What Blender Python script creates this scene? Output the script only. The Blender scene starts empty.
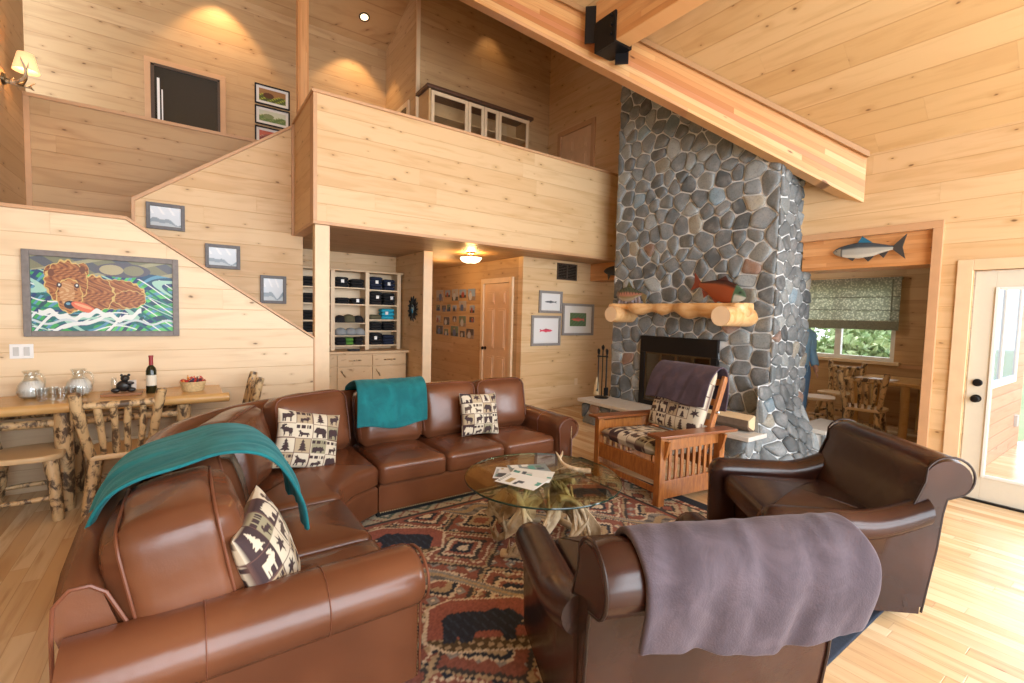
import bpy, bmesh, math, random
import numpy as np
from mathutils import Vector, Matrix, Euler
random.seed(7)
PI = math.pi
sc = bpy.context.scene
COL = sc.collection
R = math.radians
rnd = random.uniform

# ------------------------------------------------------------------ nodes
class NT:
    def __init__(s, name):
        s.mat = bpy.data.materials.new(name); s.mat.use_nodes = True
        s.t = s.mat.node_tree; s.t.nodes.clear()
        s.out = s.t.nodes.new('ShaderNodeOutputMaterial')
        s.b = s.t.nodes.new('ShaderNodeBsdfPrincipled')
        s.t.links.new(s.b.outputs[0], s.out.inputs[0])
    def n(s, typ, ins=None, **props):
        nd = s.t.nodes.new('ShaderNode' + typ)
        for k, v in props.items(): setattr(nd, k, v)
        for k, v in (ins or {}).items(): s.put(nd.inputs[k], v)
        return nd
    def put(s, sock, v):
        if isinstance(v, bpy.types.NodeSocket): s.t.links.new(v, sock)
        elif isinstance(v, (tuple, list)) and sock.type == 'RGBA' and len(v) == 3: sock.default_value = (*v, 1)
        else: sock.default_value = v
    def m(s, op, a, b=0.0, c=0.0, clamp=False):
        nd = s.n('Math', operation=op, use_clamp=clamp)
        s.put(nd.inputs[0], a); s.put(nd.inputs[1], b); s.put(nd.inputs[2], c)
        return nd.outputs[0]
    def mix(s, f, a, b, blend='MIX'):
        nd = s.n('Mix', data_type='RGBA', blend_type=blend)
        s.put(nd.inputs[0], f); s.put(nd.inputs[6], a); s.put(nd.inputs[7], b)
        return nd.outputs[2]
    def xyz(s, coord='Object'):
        tc = s.n('TexCoord'); sp = s.n('SeparateXYZ', {0: tc.outputs[coord]})
        return tc.outputs[coord], sp.outputs[0], sp.outputs[1], sp.outputs[2]
    def vec(s, x, y, z=0.0):
        return s.n('CombineXYZ', {0: x, 1: y, 2: z}).outputs[0]
    def ss(s, v, lo, hi, a=0.0, b=1.0):
        return s.n('MapRange', {0: v, 1: lo, 2: hi, 3: a, 4: b}, interpolation_type='SMOOTHSTEP').outputs[0]
    def noise(s, v, scale=5, detail=3, rough=.5, dist=0.0):
        return s.n('TexNoise', {'Vector': v, 'Scale': scale, 'Detail': detail, 'Roughness': rough, 'Distortion': dist}).outputs[0]
    def ramp(s, f, stops):
        nd = s.n('ValToRGB', {0: f}); cr = nd.color_ramp
        while len(cr.elements) < len(stops): cr.elements.new(.5)
        for e, (p, c) in zip(cr.elements, stops): e.position = p; e.color = (*c, 1)
        return nd.outputs[0]
    def bump(s, h, strength=.3, dist=.01):
        s.put(s.b.inputs['Normal'], s.n('Bump', {'Strength': strength, 'Distance': dist, 'Height': h}).outputs[0])
    def fin(s, col=None, rough=None, **kw):
        if col is not None: s.put(s.b.inputs['Base Color'], col)
        if rough is not None: s.put(s.b.inputs['Roughness'], rough)
        for k, v in kw.items(): s.put(s.b.inputs[k.replace('_', ' ')], v)
        return s.mat

def flat(name, col, rough=.6, metal=0.0, nz=.12, scale=30, bump=0.0, **kw):
    t = NT(name); v, *_ = t.xyz(); f = t.noise(v, scale, 3)
    c = t.mix(f, tuple(max(0, k * (1 - nz)) for k in col), tuple(min(1, k * (1 + nz)) for k in col))
    if bump: t.bump(f, bump, .004)
    return t.fin(c, rough, Metallic=metal, **kw)

def planks(name, axes, h, L, c1, c2, grain=(.55, .33, .15), knots=.5, rough=.5, groove=.035, gdark=.62, kscale=1.0, tone=.5, varn=.35, streak=.5):
    """boards: axes=(u,v) each a string of coordinates summed, e.g. ('xy','z')"""
    t = NT(name); v0, x, y, z = t.xyz()
    d = {'x': x, 'y': y, 'z': z}
    def ax(s_):
        r = d[s_[0]]
        for k in s_[1:]: r = t.m('ADD', r, d[k])
        return r
    u, v = ax(axes[0]), ax(axes[1])
    q = t.m('DIVIDE', v, h); row = t.m('FLOOR', q); fr = t.m('FRACT', q)
    r1 = t.n('TexWhiteNoise', {'W': row}, noise_dimensions='1D').outputs[0]
    uo = t.m('ADD', u, t.m('MULTIPLY', r1, 11.3)); qs = t.m('DIVIDE', uo, L); seg = t.m('FLOOR', qs); fs = t.m('FRACT', qs)
    wn = t.n('TexWhiteNoise', {'Vector': t.vec(row, seg)}, noise_dimensions='2D'); r2 = wn.outputs[0]
    off = t.m('MULTIPLY', r2, 40.0)
    gv = t.vec(t.m('MULTIPLY', t.m('ADD', uo, off), 1.3), t.m('MULTIPLY', v, 16.0), off)
    g1 = t.noise(gv, 1.0, 5, .6, .6)
    gv2 = t.vec(t.m('MULTIPLY', t.m('ADD', uo, off), .7), t.m('MULTIPLY', v, 5.0), off)
    g2 = t.noise(gv2, 1.0, 2, .5, 1.2)
    base = t.mix(t.m('ADD', t.m('MULTIPLY', t.ss(r2, .15, .85), .65), t.m('MULTIPLY', r1, .35)), c1, c2)
    base = t.mix(t.m('MULTIPLY', t.ss(g1, .48, .75), streak), base, grain)
    base = t.mix(t.m('MULTIPLY', t.ss(g2, .5, .7), varn), base, grain)
    # knots
    kv = t.vec(t.m('MULTIPLY', t.m('ADD', uo, off), 1.7 * kscale), t.m('MULTIPLY', v, 3.6 * kscale), row)
    vo = t.n('TexVoronoi', {'Vector': kv, 'Scale': 1.0, 'Randomness': 1.0}, feature='F1', voronoi_dimensions='2D')
    on = t.m('LESS_THAN', t.n('SeparateColor', {0: vo.outputs['Color']}).outputs[0], knots)
    kd = t.m('ADD', t.m('DIVIDE', vo.outputs['Distance'], t.m('ADD', .35, t.m('MULTIPLY', t.n('SeparateColor', {0: vo.outputs['Color']}).outputs[1], 1.1))), t.m('MULTIPLY', t.noise(kv, 9, 2), .07))
    k = t.m('MULTIPLY', t.ss(kd, .085, .04), on)
    halo = t.m('MULTIPLY', t.m('MULTIPLY', t.ss(kd, .22, .06), on), .4)
    base = t.mix(halo, base, grain)
    base = t.mix(t.m('MULTIPLY', k, .85), base, (grain[0] * .28, grain[1] * .2, grain[2] * .15))
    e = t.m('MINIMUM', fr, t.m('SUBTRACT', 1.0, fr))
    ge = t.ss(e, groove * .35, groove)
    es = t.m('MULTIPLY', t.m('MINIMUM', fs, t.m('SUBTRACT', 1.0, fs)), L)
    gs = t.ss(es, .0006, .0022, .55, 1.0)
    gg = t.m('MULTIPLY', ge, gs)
    col = t.mix(t.m('MULTIPLY', t.m('SUBTRACT', 1.0, gg), gdark), base, grain)  # dark joint lines; shade in the grooves is put into the colour too
    t.bump(t.m('ADD', gg, t.m('MULTIPLY', g1, .08)), .5, .006)
    return t.fin(col, rough)

def leather(name, c1, c2, rough=.34):
    t = NT(name); v, x, y, z = t.xyz()
    a = t.noise(v, 2.2, 2, .4); b = t.noise(v, 7, 2, .4)
    col = t.mix(t.ss(a, .35, .68), c1, c2)
    col = t.mix(t.m('MULTIPLY', t.ss(b, .5, .75), .2), col, c1)
    h = t.m('ADD', t.m('MULTIPLY', t.noise(v, 14, 2, .4), 1.0), t.m('MULTIPLY', t.noise(v, 240, 1), .10))
    t.bump(h, .22, .008)
    return t.fin(col, rough + .05, Specular_IOR_Level=.5)

def vcol(name, rough=.8, nz=.1, scale=120, bump=.15, **kw):
    t = NT(name); v, *_ = t.xyz(); at = t.n('VertexColor', layer_name='Col').outputs[0]
    f = t.noise(v, scale, 2)
    c = t.mix(t.m('MULTIPLY', f, nz * 2), at, (0.02, .02, .02), 'MIX') if nz else at
    if bump: t.bump(f, bump, .004)
    return t.fin(c, rough, **kw)

def logmat(name, c1, c2, bark, amt=.5, rough=.45, stretch=(6, 6, 2.2)):
    t = NT(name); v, x, y, z = t.xyz()
    sv = t.vec(t.m('MULTIPLY', x, stretch[0]), t.m('MULTIPLY', y, stretch[1]), t.m('MULTIPLY', z, stretch[2]))
    a = t.noise(sv, 2.6, 5, .65, .5); b = t.noise(sv, 1.2, 3)
    f = t.noise(v, 60, 2)
    col = t.mix(b, c1, c2)
    col = t.mix(t.ss(a, 1 - amt - .07, 1 - amt + .07), col, bark)
    t.bump(t.m('ADD', a, t.m('MULTIPLY', f, .2)), .35, .01)
    return t.fin(col, rough)

# ------------------------------------------------------------------ mesh builder
class MB:
    def __init__(s): s.v = []; s.f = []; s.c = []
    def add(s, vs, fs, c=None):
        o = len(s.v); s.v += [tuple(p) for p in vs]; s.f += [tuple(i + o for i in f) for f in fs]
        if c is not None: s.c += [c] * len(vs)
        return s
    def box(s, x0, y0, z0, x1, y1, z1, M=None, c=None):
        vs = [Vector(p) for p in ((x0,y0,z0),(x1,y0,z0),(x1,y1,z0),(x0,y1,z0),(x0,y0,z1),(x1,y0,z1),(x1,y1,z1),(x0,y1,z1))]
        if M is not None: vs = [M @ p for p in vs]
        return s.add(vs, [(0,3,2,1),(4,5,6,7),(0,1,5,4),(1,2,6,5),(2,3,7,6),(3,0,4,7)], c)
    def cbox(s, cx, cy, cz, w, d, h, M=None, c=None):
        return s.box(cx-w/2, cy-d/2, cz-h/2, cx+w/2, cy+d/2, cz+h/2, M, c)
    def ring_loft(s, rings, cap=True, closed=False, c=None):
        n = len(rings[0]); vs = [p for r in rings for p in r]; fs = []
        m = len(rings)
        for i in range(m if closed else m - 1):
            a, b = i * n, ((i + 1) % m) * n
            for j in range(n): k = (j + 1) % n; fs.append((a + j, a + k, b + k, b + j))
        if cap and not closed:
            fs.append(tuple(range(n - 1, -1, -1))); fs.append(tuple((m - 1) * n + j for j in range(n)))
        return s.add(vs, fs, c)
    def tube(s, pts, rad, seg=10, cap=True, wob=0.0, flat_=1.0, c=None, closed=False):
        pts = [Vector(p) for p in pts]; rings = []; n = len(pts)
        up = None
        for i, p in enumerate(pts):
            if closed: d = pts[(i + 1) % n] - pts[i - 1]
            else: d = pts[min(i + 1, n - 1)] - pts[max(i - 1, 0)]
            d.normalize()
            if up is None: up = Vector((0, 0, 1)) if abs(d.z) < .9 else Vector((1, 0, 0))
            a = d.cross(up)
            if a.length < 1e-4: a = d.cross(Vector((0, 1, 0)))
            a.normalize(); b = a.cross(d).normalized(); up = b
            r = rad[i] if isinstance(rad, (list, tuple)) else rad
            rings.append([p + (a * math.cos(t) + b * math.sin(t) * flat_) * r * (1 + wob * rnd(-1, 1)) for t in [2 * PI * j / seg for j in range(seg)]])
        return s.ring_loft(rings, cap, closed, c)
    def cyl(s, p0, p1, r0, r1=None, seg=14, c=None):
        return s.tube([p0, p1], [r0, r0 if r1 is None else r1], seg, c=c)
    def lathe(s, prof, o=(0, 0, 0), seg=24, M=None, c=None, cap=True):
        rings = []
        for r, z in prof:
            ring = [Vector((r * math.cos(2*PI*j/seg), r * math.sin(2*PI*j/seg), z)) + Vector(o) for j in range(seg)]
            rings.append([M @ p for p in ring] if M is not None else ring)
        return s.ring_loft(rings, cap, c=c)
    def prism(s, poly, d0, d1, axis='y', M=None, c=None):
        """poly 2-D points; axis = extrusion axis; remaining axes in x,y,z order"""
        def mk(a, b, d):
            p = {'x': (d, a, b), 'y': (a, d, b), 'z': (a, b, d)}[axis]
            p = Vector(p); return M @ p if M is not None else p
        n = len(poly)
        vs = [mk(a, b, d0) for a, b in poly] + [mk(a, b, d1) for a, b in poly]
        fs = [tuple(range(n)), tuple(range(2*n-1, n-1, -1))] + [((i+1) % n, i, i + n, (i+1) % n + n) for i in range(n)]
        return s.add(vs, fs, c)
    def log(s, p0, p1, r0, r1=None, seg=10, bend=.01, wob=.06, knobs=1):
        p0, p1 = Vector(p0), Vector(p1); r1 = r0 if r1 is None else r1
        n = 7; pts = []; rad = []
        off = Vector((rnd(-1,1), rnd(-1,1), rnd(-1,1))) * bend
        for i in range(n):
            t = i / (n - 1); pts.append(p0.lerp(p1, t) + off * math.sin(PI * t)); rad.append((r0 + (r1 - r0) * t) * (1 + rnd(-wob, wob)))
        pts = [pts[0]] + pts + [pts[-1]]; rad = [rad[0] * .72] + rad + [rad[-1] * .72]
        d = (p1 - p0).normalized(); pts[0] = pts[0] - d * .004; pts[-1] = pts[-1] + d * .004
        s.tube(pts, rad, seg, wob=wob * .5)
        return s
    def build(s, name, mat, parent=None, smooth=True, bevel=0.0, sub=0, angle=40, solid=0.0, seg=2, fixn=True, simple=False):
        me = bpy.data.meshes.new(name); me.from_pydata(s.v, [], s.f); me.update()
        if fixn:
            bm = bmesh.new(); bm.from_mesh(me); bmesh.ops.recalc_face_normals(bm, faces=bm.faces); bm.to_mesh(me); bm.free()
        if s.c:
            ca = me.color_attributes.new('Col', 'FLOAT_COLOR', 'POINT')
            ca.data.foreach_set('color', np.array([(*c, 1) for c in s.c], dtype=np.float32).ravel())
        o = bpy.data.objects.new(name, me); COL.objects.link(o)
        me.materials.append(mat)
        if smooth:
            me.polygons.foreach_set('use_smooth', [True] * len(me.polygons))
            if not sub: me.set_sharp_from_angle(angle=R(angle))
        if solid: md = o.modifiers.new('s', 'SOLIDIFY'); md.thickness = solid; md.offset = 0
        if bevel:
            md = o.modifiers.new('b', 'BEVEL'); md.width = bevel; md.segments = seg; md.limit_method = 'ANGLE'; md.angle_limit = R(35)
            if smooth: md.harden_normals = False
        if sub:
            md = o.modifiers.new('u', 'SUBSURF'); md.levels = sub; md.render_levels = sub
        if parent is not None: o.parent = parent
        return o

def thing(name, label, cat, loc=(0, 0, 0), rz=0.0, group=None):
    o = bpy.data.objects.new(name, None); COL.objects.link(o); o.empty_display_size = .1
    o.location = loc; o.rotation_euler = (0, 0, rz)
    o['label'] = label; o['category'] = cat
    if group: o['group'] = group
    return o
def tag(o, label, cat, group=None):
    o['label'] = label; o['category'] = cat
    if group: o['group'] = group
    return o
def st(o): o['kind'] = 'structure'; return o
def lab(o, s): o['label'] = s; return o
def dup(root, loc, rz, label, group=None):
    r = root.copy(); COL.objects.link(r); r.location = loc; r.rotation_euler = (0, 0, rz); r['label'] = label
    if group: r['group'] = group
    def rec(a, b):
        for ch in a.children:
            c = ch.copy(); COL.objects.link(c); c.parent = b; rec(ch, c)
    rec(root, r); return r

def grid(fn, nx, ny, colfn=None, name='g', mat=None, parent=None, closedx=False, **kw):
    """fn(U,V)->X,Y,Z arrays ; colfn(U,V)->(...,3) array"""
    U, V = np.meshgrid(np.linspace(0, 1, nx), np.linspace(0, 1, ny))
    X, Y, Z = fn(U, V)
    P = np.stack([X + 0*U, Y + 0*U, Z + 0*U], -1).reshape(-1, 3)
    i = np.arange(nx - 1)[None, :] + (np.arange(ny - 1) * nx)[:, None]
    F = np.stack([i, i + 1, i + 1 + nx, i + nx], -1).reshape(-1, 4)
    me = bpy.data.meshes.new(name); me.from_pydata(P.tolist(), [], F.tolist()); me.update()
    if colfn is not None:
        C = np.clip(np.concatenate([colfn(U, V), np.ones(U.shape + (1,))], -1), 0, 1).astype(np.float32)
        ca = me.color_attributes.new('Col', 'FLOAT_COLOR', 'POINT'); ca.data.foreach_set('color', C.ravel())
    me.polygons.foreach_set('use_smooth', [True] * len(me.polygons))
    o = bpy.data.objects.new(name, me); COL.objects.link(o)
    if mat: me.materials.append(mat)
    if parent is not None: o.parent = parent
    if kw.get('solid'): md = o.modifiers.new('s', 'SOLIDIFY'); md.thickness = kw['solid']; md.offset = kw.get('off', 0)
    if kw.get('sub'): md = o.modifiers.new('u', 'SUBSURF'); md.levels = kw['sub']; md.render_levels = kw['sub']
    return o

def inside(poly, U, V):
    r = np.zeros(U.shape, bool); n = len(poly); j = n - 1
    for i in range(n):
        xi, yi = poly[i]; xj, yj = poly[j]
        if yi != yj:
            c = ((yi > V) != (yj > V)) & (U < (xj - xi) * (V - yi) / (yj - yi) + xi); r ^= c
        j = i
    return r
def put(C, m, col): C[m] = col
BEAR = [(.02,.42),(.08,.36),(.16,.40),(.2,.3),(.2,.06),(.33,.06),(.35,.26),(.44,.3),(.6,.3),(.64,.2),(.66,.05),(.78,.05),(.8,.2),(.84,.06),(.95,.06),(.96,.4),(.98,.6),(.9,.75),(.7,.8),(.5,.78),(.38,.86),(.28,.78),(.25,.85),(.19,.8),(.12,.66),(.05,.52)]
MOOSE = [(.05,.6),(.14,.55),(.2,.5),(.26,.35),(.28,.05),(.34,.05),(.36,.34),(.6,.36),(.66,.05),(.72,.05),(.74,.34),(.78,.05),(.84,.05),(.86,.55),(.84,.66),(.6,.68),(.4,.74),(.3,.7),(.36,.8),(.46,.86),(.4,.97),(.36,.88),(.3,.97),(.27,.86),(.22,.96),(.18,.84),(.12,.9),(.16,.76),(.1,.7)]
TREE = [(.46,.02),(.54,.02),(.54,.14),(.82,.12),(.64,.34),(.76,.33),(.6,.54),(.7,.53),(.57,.72),(.64,.72),(.5,.97),(.36,.72),(.43,.72),(.3,.53),(.4,.54),(.24,.33),(.36,.34),(.18,.12),(.46,.14)]
LEAF = [(.1,.4),(.3,.6),(.2,.75),(.45,.7),(.5,.95),(.6,.7),(.85,.78),(.7,.55),(.92,.4),(.6,.42),(.5,.1),(.42,.4)]
WOLF = [(.1,.1),(.2,.1),(.24,.4),(.3,.1),(.38,.1),(.4,.35),(.7,.3),(.72,.1),(.8,.1),(.82,.4),(.95,.3),(.85,.6),(.5,.62),(.36,.7),(.2,.95),(.17,.8),(.06,.85),(.18,.66),(.16,.4)]
FISHP = [(.02,.5),(.2,.66),(.45,.72),(.5,.82),(.58,.7),(.8,.58),(.97,.74),(.92,.5),(.97,.26),(.8,.42),(.6,.34),(.5,.24),(.44,.32),(.2,.36)]

# ------------------------------------------------------------------ camera
CAMP = (464.024361, 54.916895, 3.327714, 1.448793)
def make_camera():
    f, yaw, pitch, roll = CAMP; yaw, pitch, roll = R(yaw), R(pitch), R(roll)
    cy, sy, cp, sp = math.cos(yaw), math.sin(yaw), math.cos(pitch), math.sin(pitch)
    fw = Vector((cy*cp, sy*cp, -sp)); r = Vector((sy, -cy, 0)); u = r.cross(fw)
    r2 = math.cos(roll)*r + math.sin(roll)*u; u2 = -math.sin(roll)*r + math.cos(roll)*u
    M = Matrix((r2, u2, -fw)).transposed().to_4x4(); M.translation = (0, 0, 1.54)
    cd = bpy.data.cameras.new('camera'); cd.lens = f / 1024 * 36; cd.sensor_width = 36; cd.clip_start = .05
    o = bpy.data.objects.new('camera', cd); COL.objects.link(o); o.matrix_world = M; sc.camera = o
make_camera()
# ------------------------------------------------------------------ materials of the shell
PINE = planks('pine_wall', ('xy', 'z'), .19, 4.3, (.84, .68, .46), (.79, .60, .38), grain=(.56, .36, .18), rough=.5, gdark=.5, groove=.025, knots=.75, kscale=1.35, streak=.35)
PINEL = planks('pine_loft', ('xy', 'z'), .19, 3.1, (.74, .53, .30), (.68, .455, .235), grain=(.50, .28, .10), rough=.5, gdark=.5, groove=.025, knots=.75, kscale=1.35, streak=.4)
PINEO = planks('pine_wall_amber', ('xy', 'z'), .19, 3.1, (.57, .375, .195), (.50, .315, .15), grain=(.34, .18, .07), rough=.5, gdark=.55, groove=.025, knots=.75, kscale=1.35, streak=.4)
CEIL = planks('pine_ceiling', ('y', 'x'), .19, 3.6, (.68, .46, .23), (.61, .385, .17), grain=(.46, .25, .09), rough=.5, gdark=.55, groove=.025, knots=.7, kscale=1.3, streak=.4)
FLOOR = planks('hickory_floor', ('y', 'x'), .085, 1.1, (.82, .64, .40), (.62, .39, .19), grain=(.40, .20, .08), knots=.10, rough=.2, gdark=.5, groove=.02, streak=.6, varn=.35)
TRIM = flat('fir_trim', (.58, .34, .18), .45, scale=8)
TRIML = flat('pine_trim', (.76, .57, .36), .45, scale=8)
def cedar(name, axes, c1=(.76, .40, .17), c2=(.58, .25, .08)):
    return planks(name, axes, .042, 2.2, c1, c2, grain=(.42, .17, .055), knots=.22, rough=.4, gdark=.25, groove=.03, kscale=1.6)
CEDAR_B = cedar('cedar_glulam_header', ('y', 'z'))
CEDAR_V = cedar('cedar_glulam_post', ('z', 'x'))
WHITE = flat('painted_door', (.70, .66, .55), .4, nz=.03)
WHITE2 = flat('white_vinyl', (.82, .82, .80), .35, nz=.02)
BLK = flat('black_metal', (.012, .012, .014), .4, metal=.6)
DOORW = flat('pine_door', (.74, .50, .30), .42, scale=6)

def S(name, mb, mat, bevel=0.0, **kw): return st(mb.build(name, mat, smooth=False, bevel=bevel, **kw))
VX, VY, VZ, SL = 5.68, 1.88, 3.25, .8           # foot of the valley beam on the right wall
RY, RZ = 6.40, VZ + SL * (6.40 - VY)
RX = VX - (RZ - VZ) / SL

S('floor', MB().box(-1.6, -3.6, -.12, 9.2, 10.2, 0), FLOOR)
# right wall with patio door and dining opening
w = MB(); w.box(VX, 1.04, 0, VX + .12, 1.33, 2.44); w.box(VX, .13, 2.03, VX + .12, 1.04, 2.44)
w.box(VX, -3.6, 0, VX + .12, -3.1, 2.44); w.box(VX, -.25, 0, VX + .12, .13, 2.44); w.box(VX, -3.1, 0, VX + .12, -.25, .35)
w.prism([(-3.6, 2.44), (2.5, 2.44), (2.5, VZ + .05 + .62 * SL), (VY, VZ + .05), (-3.6, VZ + .05)], VX, VX + .12, 'x')
w.prism([(4.79, 2.44), (8.6, 2.44), (8.6, RZ - .7), (RY, RZ + .05), (4.79, VZ + .05 + 2.91 * SL)], VX, VX + .12, 'x')
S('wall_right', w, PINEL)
S('trim_1', MB().box(VX - .02, -.3, 0.28, VX + .02, -.22, 2.44).box(VX - .02, -3.15, .28, VX + .02, -3.07, 2.44).box(VX - .02, -1.72, .28, VX + .02, -1.64, 2.44), TRIML)
w = MB(); w.box(VX - .03, 1.26, 0, VX + .14, 1.335, 2.43); w.box(VX - .03, 1.26, 2.43, VX + .14, 2.47, 2.50)
S('trim_2', w, TRIM, .004)
S('trim_3', MB().box(VX + .03, 1.335, 2.11, VX + .42, 2.46, 2.43), CEDAR_B)
S('trim_4', MB().box(VX + .03, 4.82, 2.15, VX + .42, 5.83, 2.435), CEDAR_B)
# dining room shell
S('wall_dining_side', MB().box(VX + .12, 1.14, -.1, 8.92, 1.30, 2.6), PINE)
w = MB(); DX = 8.8
w.box(DX, 1.14, 0, DX + .15, 5.95, .96).box(DX, 1.14, 2.15, DX + .15, 5.95, 2.6).box(DX, 1.14, .96, DX + .15, 2.42, 2.15).box(DX, 4.3, .96, DX + .15, 5.95, 2.15)
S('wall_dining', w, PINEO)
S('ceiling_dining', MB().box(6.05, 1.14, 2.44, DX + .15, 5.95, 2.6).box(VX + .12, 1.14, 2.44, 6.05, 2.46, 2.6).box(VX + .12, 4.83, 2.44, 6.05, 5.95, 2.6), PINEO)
# picture wall and hall
S('wall_pictures', MB().box(4.27, 5.83, 0, DX, 5.95, 2.44), PINEL)
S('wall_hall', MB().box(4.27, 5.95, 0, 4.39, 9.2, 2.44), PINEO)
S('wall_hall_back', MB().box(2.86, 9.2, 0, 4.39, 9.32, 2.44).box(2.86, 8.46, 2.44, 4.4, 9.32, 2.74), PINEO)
S('wall_partition', MB().box(2.875, 6.4, 0, 2.985, 9.2, 2.44), PINEL)
S('trim_5', MB().box(2.86, 6.37, 0, 3.0, 6.41, 2.44), TRIML, .004)
S('wall_niche', MB().box(1.1, 7.52, 0, 2.875, 7.64, 2.44).box(1.1, 6.3, 0, 1.2, 7.52, 2.44), PINEL)
# loft
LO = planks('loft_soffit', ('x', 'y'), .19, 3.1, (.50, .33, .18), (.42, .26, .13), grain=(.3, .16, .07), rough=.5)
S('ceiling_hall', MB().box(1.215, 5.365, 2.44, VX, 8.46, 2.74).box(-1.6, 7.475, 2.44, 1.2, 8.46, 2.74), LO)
S('wall_loft_front', MB().box(1.135, 5.24, 2.475, VX, 5.36, 3.78).box(1.10, 5.38, 2.475, 1.22, 6.3, 3.78), PINEL)
w = MB(); w.box(1.08, 5.215, 3.78, VX, 5.385, 3.81); w.box(1.08, 5.385, 3.78, 1.24, 6.32, 3.81)
w.box(1.095, 5.225, 2.44, VX, 5.37, 2.475).box(1.095, 5.225, 2.475, 1.135, 5.38, 3.78).box(1.095, 5.37, 2.44, 1.225, 6.3, 2.475)
S('trim_6', w, TRIM, .004)
S('trim_7', MB().box(1.118, 5.255, 0, 1.27, 5.36, 2.44), TRIML, .006)
# stair walls
zc = 2.30
w = MB(); w.prism([(-1.43, 0), (1.10, 0), (1.10, 1.23), (-.42, zc - .03), (-1.43, zc - .03)], 5.24, 5.36, 'y')
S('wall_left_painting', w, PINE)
w = MB(); w.prism([(-1.43, zc - .03), (-.415, zc - .03), (1.10, 1.235), (1.11, 1.25), (-.41, zc), (-1.43, zc)], 5.215, 5.385, 'y'); w.box(1.10, 5.235, 0, 1.117, 5.365, 1.24)
S('trim_8', w, TRIM, .003)
w = MB(); w.prism([(-.44, 0), (1.10, 0), (1.10, 3.745), (-.44, 2.62)], 6.3, 6.42, 'y'); S('wall_stair', w, PINEL)
w = MB(); w.prism([(-.455, 2.3), (-.425, 2.3), (-.425, 2.625), (1.10, 3.745), (1.10, 3.78), (-.455, 2.65)], 6.27, 6.44, 'y').box(1.07, 6.27, 2.44, 1.10, 6.3, 3.75); S('trim_9', w, TRIM, .003)
S('wall_stairwell', MB().box(-1.43, 7.35, 0, 1.34, 7.47, 3.79), PINEO)
S('trim_10', MB().box(-1.43, 7.33, 3.79, 1.36, 7.49, 3.83).box(-1.43, 7.335, 2.3, -1.38, 7.35, 3.79), TRIM, .003)
S('floor_landing', MB().box(-1.43, 5.36, 1.1, -.42, 7.35, 1.22), FLOOR)
w = MB()
for k in range(6): w.box(-.42 + .25 * k, 5.36, 0, -.42 + .25 * (k + 1), 6.3, 1.05 - .17 * k)
for k in range(8): w.box(-.42 + .19 * k, 6.42, 1.1, -.42 + .19 * (k + 1), 7.35, 1.4 + .17 * k)
S('floor_stairs', w, FLOOR)
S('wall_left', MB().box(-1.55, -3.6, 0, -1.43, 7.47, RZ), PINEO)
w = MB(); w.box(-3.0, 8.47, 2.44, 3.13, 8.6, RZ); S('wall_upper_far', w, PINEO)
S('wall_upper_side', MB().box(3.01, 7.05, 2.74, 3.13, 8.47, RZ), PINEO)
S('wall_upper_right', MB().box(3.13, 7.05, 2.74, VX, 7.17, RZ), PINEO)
S('trim_11', MB().box(2.985, 7.03, 2.74, 3.045, 7.06, RZ - .25), TRIML)
S('trim_12', MB().box(1.31, 7.20, 2.74, 1.45, 7.32, RZ - .2), CEDAR_V)
# ceilings: two roof planes meeting in the valley over the beam
def slab(name, pts, mat, th=.12):
    w = MB(); n = len(pts); w.add([(x, y, z) for x, y, z in pts] + [(x, y, z + th) for x, y, z in pts],
        [tuple(range(n)), tuple(range(2*n-1, n-1, -1))] + [(i, (i+1) % n, (i+1) % n + n, i + n) for i in range(n)])
    return S(name, w, mat)
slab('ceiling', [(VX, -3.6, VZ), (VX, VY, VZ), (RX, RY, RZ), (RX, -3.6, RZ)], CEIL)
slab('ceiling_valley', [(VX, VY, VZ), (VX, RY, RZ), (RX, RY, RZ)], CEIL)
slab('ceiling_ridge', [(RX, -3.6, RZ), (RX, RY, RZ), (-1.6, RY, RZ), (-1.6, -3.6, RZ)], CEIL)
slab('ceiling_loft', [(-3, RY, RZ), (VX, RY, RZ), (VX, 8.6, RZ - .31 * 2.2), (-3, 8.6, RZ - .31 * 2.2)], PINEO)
# back wall with unseen tall windows added for daylight (behind the photographer)
w = MB(); w.box(-1.6, -3.6, 0, 5.8, -3.48, .3).box(-1.6, -3.6, 4.7, 5.8, -3.48, RZ).box(-1.6, -3.6, .3, -1.0, -3.48, 4.7).box(5.2, -3.6, .3, 5.8, -3.48, 4.7)
S('wall_back', w, PINEL)
w = MB()
for x in (-1.0, .5, 2.05, 3.6, 5.12): w.box(x, -3.6, .3, x + .09, -3.5, 4.7)
w.box(-1, -3.6, 2.4, 5.2, -3.5, 2.5)
S('window_1', w, TRIML)

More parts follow.
